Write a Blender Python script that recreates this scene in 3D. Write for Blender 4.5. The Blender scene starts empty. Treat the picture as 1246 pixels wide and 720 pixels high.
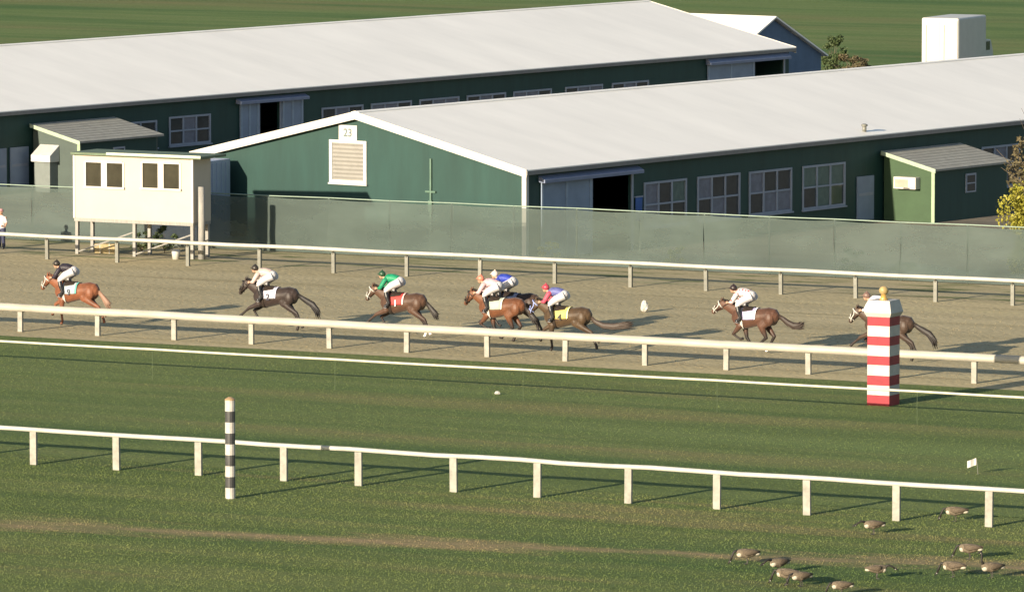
import bpy, bmesh, math, random
import numpy as np
from mathutils import Vector, Matrix
random.seed(7); RNG = np.random.default_rng(11)
S = bpy.context.scene
COL = S.collection
R = math.radians

# ------------------------------------------------------------------ camera
PW, PH, FPX, HORIZON = 1246., 720., 8100., -392.   # photograph size, focal length in px, horizon row
YAW, CAM_H = R(28.0), 25.0
PITCH = math.atan((PH/2-HORIZON)/FPX)
FW = Vector((-math.sin(YAW)*math.cos(PITCH), math.cos(YAW)*math.cos(PITCH), -math.sin(PITCH)))
RT = Vector((math.cos(YAW), math.sin(YAW), 0)); UP = RT.cross(FW)
CP = Vector((0, 0, CAM_H))
cam = bpy.data.cameras.new('camera'); cam.sensor_width = 36; cam.lens = 36*FPX/PW
cam.clip_start = 1; cam.clip_end = 6000
camo = bpy.data.objects.new('camera', cam); COL.objects.link(camo)
camo.matrix_world = Matrix(((RT.x, UP.x, -FW.x, CP.x), (RT.y, UP.y, -FW.y, CP.y), (RT.z, UP.z, -FW.z, CP.z), (0, 0, 0, 1)))
S.camera = camo

def ray(x, y): return FW + RT*((x-PW/2)/FPX) - UP*((y-PH/2)/FPX)
def gp(x, y, z=0.): d = ray(x, y); return CP + d*((z-CAM_H)/d.z)     # pixel -> point at height z
def gy(x, y, Y): d = ray(x, y); return CP + d*(Y/d.y)                  # pixel -> point on a plane along the track

# ------------------------------------------------------------------ light
SUN_EL, SUN_AZ = R(13.0), R(189.5)
w = bpy.data.worlds.new('World'); S.world = w; w.use_nodes = True
nt = w.node_tree; bg = nt.nodes['Background']
sky = nt.nodes.new('ShaderNodeTexSky'); sky.sky_type = 'NISHITA'; sky.sun_disc = False
sky.sun_elevation = SUN_EL; sky.sun_rotation = SUN_AZ
sky.air_density = 1.0; sky.dust_density = 1.0; sky.ozone_density = 1.5
nt.links.new(sky.outputs[0], bg.inputs[0]); bg.inputs[1].default_value = 0.09
sl = bpy.data.lights.new('sun', 'SUN'); sl.energy = 5.0; sl.angle = R(0.55); sl.color = (1.0, 0.86, 0.66)
so = bpy.data.objects.new('sun', sl); COL.objects.link(so); so.location = (-120, 150, 60)
ld = Vector((-math.sin(SUN_AZ)*math.cos(SUN_EL), -math.cos(SUN_AZ)*math.cos(SUN_EL), -math.sin(SUN_EL)))
so.rotation_euler = ld.to_track_quat('-Z', 'Y').to_euler()
S.view_settings.view_transform = 'Standard'; S.view_settings.look = 'None'
S.view_settings.exposure = 1.05; S.view_settings.gamma = 1.0; S.view_settings.use_curve_mapping = False
S.render.resolution_x = 1024; S.render.resolution_y = 591

# ------------------------------------------------------------------ materials
MATS = {}
def mat(name, col, rough=0.7, var=0.12, scale=3.0, stretch=(1, 1, 1), bump=0.0, bscale=40., world=False, metallic=0., spec=0.35, col2=None, alpha=1.0, trans=0.0):
    if name in MATS: return MATS[name]
    m = bpy.data.materials.new(name); m.use_nodes = True; t = m.node_tree; N = t.nodes; L = t.links
    b = N['Principled BSDF']; b.inputs['Roughness'].default_value = rough; b.inputs['Metallic'].default_value = metallic
    b.inputs['Specular IOR Level'].default_value = spec
    if world: src = N.new('ShaderNodeNewGeometry').outputs['Position']
    else: src = N.new('ShaderNodeTexCoord').outputs['Object']
    mp = N.new('ShaderNodeMapping'); mp.inputs['Scale'].default_value = stretch; L.new(src, mp.inputs[0])
    nz = N.new('ShaderNodeTexNoise'); nz.inputs['Scale'].default_value = scale; nz.inputs['Detail'].default_value = 6; nz.inputs['Roughness'].default_value = .62
    L.new(mp.outputs[0], nz.inputs[0])
    cr = N.new('ShaderNodeValToRGB'); L.new(nz.outputs[0], cr.inputs[0])
    c2 = col2 if col2 else tuple(min(1, c*(1+var)) for c in col); c1 = col if col2 else tuple(c*(1-var) for c in col)
    cr.color_ramp.elements[0].position = .3; cr.color_ramp.elements[1].position = .7
    cr.color_ramp.elements[0].color = (*c1, 1); cr.color_ramp.elements[1].color = (*c2, 1)
    L.new(cr.outputs[0], b.inputs['Base Color'])
    if bump:
        n2 = N.new('ShaderNodeTexNoise'); n2.inputs['Scale'].default_value = bscale; n2.inputs['Detail'].default_value = 4; L.new(mp.outputs[0], n2.inputs[0])
        bp = N.new('ShaderNodeBump'); bp.inputs['Strength'].default_value = bump; bp.inputs['Distance'].default_value = .03
        L.new(n2.outputs[0], bp.inputs['Height']); L.new(bp.outputs[0], b.inputs['Normal'])
    out = N['Material Output']; last = b.outputs[0]
    if trans:
        tl = N.new('ShaderNodeBsdfTranslucent'); L.new(cr.outputs[0], tl.inputs[0]); mx = N.new('ShaderNodeMixShader'); mx.inputs[0].default_value = trans
        L.new(last, mx.inputs[1]); L.new(tl.outputs[0], mx.inputs[2]); last = mx.outputs[0]
    if alpha < 1:
        tr = N.new('ShaderNodeBsdfTransparent'); mx = N.new('ShaderNodeMixShader'); mx.inputs[0].default_value = 1-alpha
        L.new(last, mx.inputs[1]); L.new(tr.outputs[0], mx.inputs[2]); last = mx.outputs[0]
    L.new(last, out.inputs['Surface'])
    MATS[name] = m; return m

def ground_mat(name, cols, patches, rough=.95, bump=.5, path=None, pits=False):
    """cols: three colours mixed by broad streaky noise + fine noise; patches: (colour, scale, stretch, low, high)"""
    m = bpy.data.materials.new(name); m.use_nodes = True; t = m.node_tree; N = t.nodes; L = t.links
    b = N['Principled BSDF']; b.inputs['Roughness'].default_value = rough; b.inputs['Specular IOR Level'].default_value = .1
    pos = N.new('ShaderNodeNewGeometry').outputs['Position']
    def noise(sc, st, det=5):
        mp = N.new('ShaderNodeMapping'); mp.inputs['Scale'].default_value = st; L.new(pos, mp.inputs[0])
        nz = N.new('ShaderNodeTexNoise'); nz.inputs['Scale'].default_value = sc; nz.inputs['Detail'].default_value = det; L.new(mp.outputs[0], nz.inputs[0]); return nz.outputs[0]
    cr = N.new('ShaderNodeValToRGB'); L.new(noise(.5, (.12, 1, 1)), cr.inputs[0])
    e = cr.color_ramp.elements; e[0].position = .33; e[1].position = .67; e[0].color = (*cols[0], 1); e[1].color = (*cols[2], 1)
    e2 = e.new(.5); e2.color = (*cols[1], 1)
    cur = cr.outputs[0]
    for (pc, sc, st, lo, hi) in patches:
        mr = N.new('ShaderNodeMapRange'); L.new(noise(sc, st), mr.inputs[0]); mr.inputs[1].default_value = lo; mr.inputs[2].default_value = hi
        mx = N.new('ShaderNodeMix'); mx.data_type = 'RGBA'; L.new(mr.outputs[0], mx.inputs[0]); L.new(cur, mx.inputs[6]); mx.inputs[7].default_value = (*pc, 1); cur = mx.outputs[2]
    if path:                                             # bare soil along a trodden line: y = a + b*x, ragged by noise
        sx = N.new('ShaderNodeSeparateXYZ'); L.new(pos, sx.inputs[0])
        def mth(op, a, b=None):
            q = N.new('ShaderNodeMath'); q.operation = op
            for i_, v_ in enumerate((a, b)):
                if v_ is None: continue
                if isinstance(v_, (int, float)): q.inputs[i_].default_value = v_
                else: L.new(v_, q.inputs[i_])
            return q.outputs[0]
        line = mth('ADD', mth('MULTIPLY', sx.outputs[0], path[1]), path[0])
        dist = mth('ABSOLUTE', mth('SUBTRACT', sx.outputs[1], line))
        dist = mth('ADD', dist, mth('MULTIPLY', mth('SUBTRACT', noise(.45, (.25, 1, 1)), .45), 5.0))
        dist = mth('ADD', dist, mth('MULTIPLY', mth('SUBTRACT', noise(3, (.4, 1, 1)), .5), 1.6))
        mr = N.new('ShaderNodeMapRange'); L.new(dist, mr.inputs[0]); mr.inputs[1].default_value = .1; mr.inputs[2].default_value = 1.5; mr.inputs[3].default_value = .85; mr.inputs[4].default_value = 0
        mx = N.new('ShaderNodeMix'); mx.data_type = 'RGBA'; L.new(mr.outputs[0], mx.inputs[0]); L.new(cur, mx.inputs[6]); mx.inputs[7].default_value = (*path[2], 1); cur = mx.outputs[2]
    fine = N.new('ShaderNodeMapRange'); L.new(noise(9, (.6, 1, 1)), fine.inputs[0]); fine.inputs[1].default_value = .3; fine.inputs[2].default_value = .7; fine.inputs[3].default_value = .8; fine.inputs[4].default_value = 1.2
    mu = N.new('ShaderNodeMix'); mu.data_type = 'RGBA'; mu.blend_type = 'MULTIPLY'; mu.inputs[0].default_value = 1; L.new(cur, mu.inputs[6]); L.new(fine.outputs[0], mu.inputs[7])
    L.new(mu.outputs[2], b.inputs['Base Color'])
    bp = N.new('ShaderNodeBump'); bp.inputs['Strength'].default_value = bump; bp.inputs['Distance'].default_value = .05
    hgt = noise(5, (.5, 1, 1), 6)
    if pits:                                             # hoof prints and harrow lines
        vp = N.new('ShaderNodeMapping'); vp.inputs['Scale'].default_value = (1.6, 2.4, 1); L.new(pos, vp.inputs[0]); vo = N.new('ShaderNodeTexVoronoi'); vo.inputs['Scale'].default_value = 1.5; L.new(vp.outputs[0], vo.inputs[0])
        mv = N.new('ShaderNodeMapRange'); L.new(vo.outputs['Distance'], mv.inputs[0]); mv.inputs[1].default_value = .05; mv.inputs[2].default_value = .4; mv.inputs[3].default_value = 0; mv.inputs[4].default_value = 1.6
        ad = N.new('ShaderNodeMath'); ad.operation = 'ADD'; L.new(hgt, ad.inputs[0]); L.new(mv.outputs[0], ad.inputs[1]); hgt = ad.outputs[0]
    L.new(hgt, bp.inputs['Height']); L.new(bp.outputs[0], b.inputs['Normal'])
    MATS[name] = m; return m

GREEN_P = [((.175, .165, .070), .30, (.08, .9, 1), .56, .74), ((.072, .112, .038), .20, (.05, 1, 1), .50, .66), ((.130, .172, .058), .16, (.06, 1, 1), .56, .70)]
M_turf = ground_mat('turf_grass', [(.098, .132, .042), (.116, .150, .050), (.136, .162, .058)], GREEN_P)
M_infield = ground_mat('infield_grass', [(.090, .122, .038), (.116, .146, .048), (.142, .160, .058)], [((.20, .165, .080), .30, (.10, .9, 1), .55, .70), ((.062, .105, .034), .22, (.08, 1, 1), .50, .66)], path=(161.6+.1767*130, .1767, (.30, .215, .12)))
M_field = ground_mat('field_grass', [(.100, .152, .044), (.118, .165, .050), (.140, .175, .060)], [((.16, .15, .06), .05, (.3, 1, 1), .5, .7), ((.07, .125, .035), .12, (.2, 1, 1), .52, .66)])
M_dirt = ground_mat('track_dirt', [(.335, .285, .17), (.375, .318, .19), (.42, .355, .215)], [((.43, .365, .21), .6, (.04, 1, 1), .55, .7), ((.275, .23, .13), .8, (.05, 1, 1), .58, .72)], bump=.30, pits=True)
M_clod = ground_mat('damp_clods', [(.20, .165, .095), (.24, .195, .115), (.29, .24, .14)], [], bump=.2)
M_path = ground_mat('bare_path', [(.30, .22, .12), (.35, .26, .145), (.40, .30, .175)], [((.13, .145, .052), .5, (.12, 1, 1), .48, .62)])
M_verge = ground_mat('dry_verge', [(.34, .29, .18), (.38, .32, .20), (.28, .265, .15)], [((.12, .14, .06), 1.2, (.3, 1, 1), .52, .66)])
M_yard = ground_mat('yard_dirt', [(.16, .14, .11), (.20, .175, .135), (.24, .20, .15)], [])
M_cream = mat('rail_cream', (.35, .33, .275), .5, .16, 1.6, stretch=(.5, 1, 2), world=True)
M_white = mat('paint_white', (.48, .46, .42), .5, .05, 1.5)
M_railw = mat('rail_white', (.385, .38, .335), .5, .12, 2, world=True)
M_postw = mat('post_white', (.26, .25, .215), .6, .25, 4, world=True)
M_galv = mat('galvanised', (.16, .16, .138), .5, .25, 3, metallic=.2)
M_roof = mat('roof_white', (.90, .85, .765), .5, .06, .5, stretch=(.15, .8, 1), bump=.05, bscale=3)
M_green = mat('barn_green', (.0135, .045, .038), .6, .16, .8, stretch=(1.5, 1.5, .25), bump=.1, bscale=12)
M_shed = mat('shed_green', (.036, .070, .032), .65, .12, 1, bump=.1, bscale=12)
M_shedg = mat('shed_grey_green', (.060, .080, .070), .65, .12, 1, bump=.1, bscale=12)
M_shroof = mat('shingle_grey', (.30, .29, .25), .85, .15, 2.5, bump=.3, bscale=18)
M_bluedoor = mat('door_pale_blue', (.20, .25, .33), .55, .12, 1)
M_trim = mat('trim_blue_grey', (.26, .29, .35), .55, .1, 2)
M_hood = mat('track_hood', (.17, .20, .29), .5, .1, 2)
M_glass = mat('window_glass', (.035, .045, .05), .12, .2, 2, spec=.6)
M_curtain = mat('window_curtain', (.16, .165, .20), .6, .2, 3)
M_shutter = mat('window_board', (.10, .14, .12), .6, .2, 3)
M_vent = mat('vent_panel', (.235, .225, .205), .6, .08, 3)
M_hutw = mat('hut_cream', (.40, .35, .29), .5, .05, .8)
M_hutroof = mat('hut_roof', (.10, .135, .085), .7, .15, 2)
M_hutglass = mat('hut_glass', (.035, .032, .022), .12, .3, 1.5, spec=.6)
M_screen = mat('windscreen_net', (.078, .104, .093), .85, .22, .5, stretch=(.5, .5, 1.5), world=True, alpha=.76, trans=.12)
M_pole = mat('fence_pole', (.10, .125, .11), .5, .1, 3)
M_wood = mat('grey_wood', (.26, .25, .23), .8, .2, 3, stretch=(6, 6, .6), bump=.3, bscale=20)
M_red = mat('paint_red', (.235, .011, .022), .55, .22, 3)
M_pw = mat('pole_white', (.40, .375, .345), .55, .14, 3)
M_blk = mat('paint_black', (.045, .045, .045), .55, .2, 4)
M_gold = mat('finial_gold', (.60, .36, .10), .35, .15, 8, metallic=.4)
M_dark = mat('dark_metal', (.03, .03, .032), .5, .2, 4)
M_rope = mat('rope_white', (.46, .44, .35), .6, .04, 5)
M_bark = mat('bark', (.11, .085, .06), .9, .3, 5, stretch=(3, 3, .6), bump=.5, bscale=14)
M_leafy = mat('leaf_yellow', (.26, .27, .035), .6, .3, 2, col2=(.38, .33, .05), trans=.3)
M_leafb = mat('leaf_brown', (.085, .075, .045), .7, .3, 1.2, col2=(.125, .10, .045), trans=.2)
M_leafg = mat('leaf_green', (.045, .075, .028), .6, .3, 2, col2=(.085, .11, .04), trans=.25)

# ------------------------------------------------------------------ mesh helpers
class MB:
    def __init__(s): s.v = []; s.f = []
    def add(s, vs, fs):
        o = len(s.v); s.v += [tuple(v) for v in vs]; s.f += [tuple(o+i for i in f) for f in fs]; return s
    def box(s, x0, x1, y0, y1, z0, z1, M=None):
        vs = [Vector(p) for p in ((x0,y0,z0),(x1,y0,z0),(x1,y1,z0),(x0,y1,z0),(x0,y0,z1),(x1,y0,z1),(x1,y1,z1),(x0,y1,z1))]
        if M: vs = [M @ v for v in vs]
        return s.add(vs, [(3,2,1,0),(4,5,6,7),(0,1,5,4),(1,2,6,5),(2,3,7,6),(3,0,4,7)])
    def frustum(s, cx, cy, z0, z1, a, b):
        vs = [(cx-a,cy-a,z0),(cx+a,cy-a,z0),(cx+a,cy+a,z0),(cx-a,cy+a,z0),(cx-b,cy-b,z1),(cx+b,cy-b,z1),(cx+b,cy+b,z1),(cx-b,cy+b,z1)]
        return s.add(vs, [(3,2,1,0),(4,5,6,7),(0,1,5,4),(1,2,6,5),(2,3,7,6),(3,0,4,7)])
    def loft(s, secs, n=12, closed=True):
        """secs: (point, half size in the path's up direction, half size sideways)"""
        P = [Vector(q[0]) for q in secs]; k = len(P); rings = []
        for i, q in enumerate(secs):
            t = (P[min(i+1, k-1)]-P[max(i-1, 0)]).normalized()
            lat = Vector((0, 1, 0)) - t*t.y
            if lat.length < .35: lat = Vector((1, 0, 0)) - t*t.x
            lat.normalize(); u = t.cross(lat)
            rings.append([P[i]+u*(q[1]*math.sin(2*math.pi*j/n))+lat*(q[2]*math.cos(2*math.pi*j/n)) for j in range(n)])
        vs = [v for r_ in rings for v in r_]; fs = []
        for i in range(k-1):
            for j in range(n): fs.append((i*n+j, i*n+(j+1) % n, (i+1)*n+(j+1) % n, (i+1)*n+j))
        if closed:
            fs.append(tuple(range(n-1, -1, -1))); fs.append(tuple((k-1)*n+j for j in range(n)))
        return s.add(vs, fs)
    def tube(s, pts, rad, n=8):
        rad = rad if isinstance(rad, (list, tuple)) else [rad]*len(pts)
        return s.loft([(p, r_, r_) for p, r_ in zip(pts, rad)], n)
    def ball(s, c, rx, ry, rz, n=12, m=8):
        vs = [(c[0], c[1], c[2]-rz)]; fs = []
        for i in range(1, m):
            a = -math.pi/2+math.pi*i/m
            for j in range(n): vs.append((c[0]+rx*math.cos(a)*math.cos(2*math.pi*j/n), c[1]+ry*math.cos(a)*math.sin(2*math.pi*j/n), c[2]+rz*math.sin(a)))
        vs.append((c[0], c[1], c[2]+rz)); top = len(vs)-1
        for j in range(n): fs.append((0, 1+(j+1) % n, 1+j)); fs.append((top, top-n+j, top-n+(j+1) % n))
        for i in range(m-2):
            for j in range(n): a = 1+i*n; fs.append((a+j, a+(j+1) % n, a+n+(j+1) % n, a+n+j))
        return s.add(vs, fs)
    def mesh(s, name, smooth=False):
        me = bpy.data.meshes.new(name); me.from_pydata(s.v, [], s.f); me.validate()
        bm = bmesh.new(); bm.from_mesh(me); bmesh.ops.recalc_face_normals(bm, faces=bm.faces); bm.to_mesh(me); bm.free()
        if smooth: me.polygons.foreach_set('use_smooth', [True]*len(me.polygons))
        return me
    def build(s, name, m, parent=None, smooth=False, bevel=0):
        o = link(name, s.mesh(name, smooth), m, parent)
        if bevel:
            bv = o.modifiers.new('bevel', 'BEVEL'); bv.width = bevel; bv.segments = 2; bv.limit_method = 'ANGLE'
        return o
def link(name, me, m, parent=None):
    if m is not None and not me.materials: me.materials.append(m)
    o = bpy.data.objects.new(name, me); COL.objects.link(o); o.parent = parent; return o
def tag(o, label=None, cat=None, group=None, kind=None):
    if label: o['label'] = label
    if cat: o['category'] = cat
    if group: o['group'] = group
    if kind: o['kind'] = kind
    return o
def thing(name, label, cat, loc=(0, 0, 0), rz=0, group=None, scale=1):
    o = bpy.data.objects.new(name, None); COL.objects.link(o); o.location = loc; o.rotation_euler = (0, 0, rz); o.scale = (scale,)*3; o.empty_display_size = .2
    return tag(o, label, cat, group)
def copy_tree(o, parent=None):
    c = o.copy(); COL.objects.link(c); c.parent = parent
    for ch in list(o.children): copy_tree(ch, c)
    return c
def remesh(mb, name, voxel=.02, smooth=3):
    o = bpy.data.objects.new('tmp', mb.mesh('tmp')); COL.objects.link(o)
    r_ = o.modifiers.new('r', 'REMESH'); r_.mode = 'VOXEL'; r_.voxel_size = voxel
    if smooth: s_ = o.modifiers.new('s', 'SMOOTH'); s_.factor = .5; s_.iterations = smooth
    dg = bpy.context.evaluated_depsgraph_get(); me = bpy.data.meshes.new_from_object(o.evaluated_get(dg)); me.name = name
    old = o.data; bpy.data.objects.remove(o); bpy.data.meshes.remove(old)
    me.polygons.foreach_set('use_smooth', [True]*len(me.polygons)); me.materials.clear(); return me
def text_mesh(txt, size):
    cu = bpy.data.curves.new('t', 'FONT'); cu.body = txt; cu.size = size; cu.align_x = 'CENTER'; cu.align_y = 'CENTER'; cu.offset = size*.02
    o = bpy.data.objects.new('t', cu); COL.objects.link(o); dg = bpy.context.evaluated_depsgraph_get()
    me = bpy.data.meshes.new_from_object(o.evaluated_get(dg)); bpy.data.objects.remove(o); return me

# ------------------------------------------------------------------ ground
GB = -.5                                            # the stable yard lies half a metre below the track
def strip(name, y0, y1, x0, x1, z, m, jit=0.15, n=160, slope=0., kind='structure'):
    vs = []; fs = []
    ph = [random.uniform(0, 6) for _ in range(6)]
    for i in range(n+1):
        x = x0+(x1-x0)*i/n
        wv = lambda a: jit*(math.sin(x*.31+ph[a])+.6*math.sin(x*.83+ph[a+1])+.5*math.sin(x*2.3+ph[a+2])+(.5*math.sin(x*7.1+ph[a])+random.uniform(-.4, .4) if n > 300 else 0))*.5
        vs += [(x, y0+slope*(x-x0)+wv(0), z), (x, y1+slope*(x-x0)+wv(3), z)]
        if i: fs.append((2*i-2, 2*i, 2*i+1, 2*i-1))
    me = bpy.data.meshes.new(name); me.from_pydata(vs, [], fs); o = link(name, me, m); return tag(o, kind=kind)
g_me = bpy.data.meshes.new('ground'); g_me.from_pydata([(-3000, -600, GB-.004), (2500, -600, GB-.004), (2500, 4500, GB-.004), (-3000, 4500, GB-.004)], [], [(0, 1, 2, 3)])
tag(link('ground', g_me, M_field), kind='structure')
strip('infield', -500, 181.5, -900, 900, .0, M_infield, .2)
strip('turf_course', 181.5, 214.4, -900, 900, .004, M_turf, .2)
strip('dirt_track', 214.3, 245.2, -900, 900, .008, M_dirt, .25)
strip('track_verge', 245.1, 252.3, -900, 900, .012, M_verge, .0)
bk = bpy.data.meshes.new('bank'); bk.from_pydata([(-900, 252.3, .012), (900, 252.3, .012), (900, 255.6, GB), (-900, 255.6, GB)], [], [(0, 1, 2, 3)]); tag(link('bank', bk, M_verge), kind='structure')
strip('stable_yard', 255.0, 392, -420, 60, GB+.004, M_yard, .3)

# ------------------------------------------------------------------ rails
def rail_posts(root, xs, Y, fn, m):
    first = None
    for x in xs:
        p = gy(x, 400, Y)
        if first is None: first = fn().build('post', m, root, bevel=.01); o = first
        else: o = first.copy(); COL.objects.link(o)
        o.location = (p.x, Y, 0); o.rotation_euler = (R(random.uniform(-1, 1)), R(random.uniform(-.8, .8)), R(random.uniform(-3, 3)))
    return first
# turf course inner rail (nearest the camera)
YT = 179.2
t = thing('running_rail', 'slim white running rail on flat white posts along the infield grass', 'rail')
rail_posts(t, [-61, 40, 141, 241, 345, 436, 552, 654, 765, 873, 983, 1092, 1205, 1312], YT, lambda: MB().box(-.12, .12, -.05, .05, 0, 1.06), M_postw)
mb = MB(); pts = [(x, YT+.02*math.sin(x*.7), 1.12+.012*math.sin(x*1.1)+.008*math.sin(x*2.9)) for x in np.arange(-122, -66, 1.5)]
mb.loft([(p, .075, .06) for p in pts], 8); mb.build('rail_beam', M_railw, t, smooth=True)
# dirt track inner rail
YI = 215.75
t = thing('running_rail', 'thick cream running rail with rounded cover along the dirt track and turf', 'rail')
def ipost():
    m_ = MB().box(-.10, .10, -.06, .06, 0, .78); m_.box(-.06, .06, -.05, .25, .74, .80); return m_
rail_posts(t, [-69, 25, 119, 212, 306, 401, 495, 593, 688, 785, 884, 984, 1085, 1186, 1287], YI, ipost, M_postw)
mb = MB(); prof = [(-.18, -.13), (-.21, -.01), (-.17, .10), (-.08, .15), (.06, .14), (.16, .06), (.18, -.04), (.16, -.10), (.02, -.12)]
xs = list(np.arange(-150, -84, 2.0)); vs = []; fs = []; n = len(prof)
for i, x in enumerate(xs):
    for (a, b) in prof: vs.append((x, YI+.02+a*.9, .93+b+.01*math.sin(x*.9)+.006*math.sin(x*2.3)))
    if i:
        for j in range(n): fs.append(((i-1)*n+j, (i-1)*n+(j+1) % n, i*n+(j+1) % n, i*n+j))
fs += [tuple(range(n)), tuple(range((len(xs)-1)*n, len(xs)*n))]
mb.add(vs, fs); mb.build('rail_beam', M_cream, t, smooth=True)
# white rope rail along the turf's outer edge
YR = 203.0
t = thing('rope_rail', 'thin white line strung above the turf on slender stakes', 'rope')
pr_ = []
for x in np.arange(-150, -70, 1.25):
    u = ((x+130) % 7.5)/7.5; pr_.append((x, YR, 1.11-.012*4*u*(1-u)))
MB().tube(pr_, .045, 6).build('rope', M_rope, t, smooth=True)
st = None
for x in np.arange(-130, -72, 7.5):
    if st is None: st = MB().tube([(0, 0, 0), (0, 0, .7), (0, 0, 1.13)], .006, 6).build('stake', mat('stake_green', (.09, .12, .06), .6), t); o = st
    else: o = st.copy(); COL.objects.link(o)
    o.location = (x, YR, 0)
# outer rail
YO = 243.4
t = thing('running_rail', 'grey white outer rail between the dirt track and the green net fence', 'rail')
def opost():
    return MB().box(-.08, .08, -.05, .07, 0, .86).loft([((0, .02, .80), .06, .07), ((0, -.04, .92), .05, .07), ((0, -.12, .98), .04, .07)], 8)
rail_posts(t, [-113, -28, 58, 143, 229, 316, 406, 495, 584, 675, 767, 859, 950, 1041, 1138, 1232, 1328], YO, opost, M_galv)
mb = MB(); mb.loft([((x, YO-.14, 1.02+.012*math.sin(x*.8)), .085, .10) for x in np.arange(-168, -94, 1.8)], 8)
mb.build('rail_beam', M_railw, t, smooth=True)
mb = MB(); mb.box(-168, -94, YO+.08, YO+.10, .05, .32); 

# ------------------------------------------------------------------ net fence
YF = 251.2
def fence(x0, x1, label):
    t = thing('net_fence', label, 'fence', (0, 0, 0))
    pst = None; n = max(1, round((x1-x0)/3.05)); xs = [x0+(x1-x0)*i/n for i in range(n+1)]
    for x in xs:
        if pst is None: pst = MB().tube([(0, 0, 0), (0, 0, 1.2), (0, 0, 2.46)], .035, 8).build('fence_post', M_pole, t, smooth=True); o = pst
        else: o = pst.copy(); COL.objects.link(o)
        o.location = (x, YF+.06, 0)
    MB().tube([(x, YF+.06, 2.46+.01*math.sin(x)) for x in xs], .028, 8).build('top_rail', mat('top_rail_pale', (.20, .26, .21), .5), t, smooth=True)
    for i in range(n):
        vs = []; fs = []; a, b = xs[i]-.004, xs[i+1]+.004; nx, nz = 8, 7; ph = random.uniform(0, 6)
        for iz in range(nz+1):
            for ix in range(nx+1):
                u, v = ix/nx, iz/nz
                vs.append((a+(b-a)*u, YF+(.07*math.sin(3.1*u)*math.sin(3*v+ph)+.03*math.sin(11*u+4*v+ph)+.02*math.sin(5*u-9*v))*math.sin(math.pi*v)-.05, .06+2.36*v-(.05*math.sin(math.pi*u) if iz == nz else 0)))
                if ix and iz: k = iz*(nx+1)+ix; fs.append((k, k-1, k-nx-2, k-nx-1))
        me = bpy.data.meshes.new('windscreen_panel'); me.from_pydata(vs, [], fs); me.polygons.foreach_set('use_smooth', [True]*len(fs))
        link('windscreen_panel', me, M_screen, t)
HY0, HY1 = 246.2, 247.7
HX0, HX1 = gy(90, 265, HY0).x, gy(235, 271, HY0).x
fence(-173, -94, 'long green windscreen net fence between the outer rail and the barns')

# ------------------------------------------------------------------ barns
TH = R(-8)
BARN = gp(640, 306); BARN2 = gp(960, 57, 3.64); BARN2.z = 0
def wall_pieces(mb, y0, y1, z1, holes, x0=-.15, x1=0.):
    y = y0
    for (a, b, c, d) in sorted(holes):
        if a > y: mb.box(x0, x1, y, a, GB, z1)
        if c > 0: mb.box(x0, x1, a, b, GB, c)
        mb.box(x0, x1, a, b, d, z1); y = b
    mb.box(x0, x1, y, y1, GB, z1); return mb
def window(root, y0, y1, z0, z1, cols, rows, states):
    f = MB(); th = .10
    f.box(-.06, .05, y0, y0+th, z0, z1); f.box(-.06, .05, y1-th, y1, z0, z1)
    f.box(-.06, .05, y0+th, y1-th, z0, z0+th); f.box(-.06, .05, y0+th, y1-th, z1-th, z1)
    dy = (y1-y0-2*th)/cols; dz = (z1-z0-2*th)/rows; mw = .10
    for i in range(1, cols): f.box(-.05, .035, y0+th+dy*i-mw/2, y0+th+dy*i+mw/2, z0+th, z1-th)
    for j in range(1, rows):
        for i in range(cols): f.box(-.05, .03, y0+th+dy*i+(mw/2 if i else 0), y0+th+dy*(i+1)-(mw/2 if i < cols-1 else 0), z0+th+dz*j-.04, z0+th+dz*j+.04)
    w_ = f.build('window', M_trim, root)
    MB().box(.0, .12, y0-.05, y1+.05, z0-.07, z0-.002).build('sill', M_trim, w_)
    for i in range(cols):
        for j in range(rows):
            m_ = {'d': M_glass, 'c': M_curtain, 'b': M_shutter}[states[(j*cols+i) % len(states)]]
            MB().box(-.04, -.02, y0+th+dy*i+.003, y0+th+dy*(i+1)-.003, z0+th+dz*j+.003, z0+th+dz*(j+1)-.003).build('pane', m_, w_)
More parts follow.
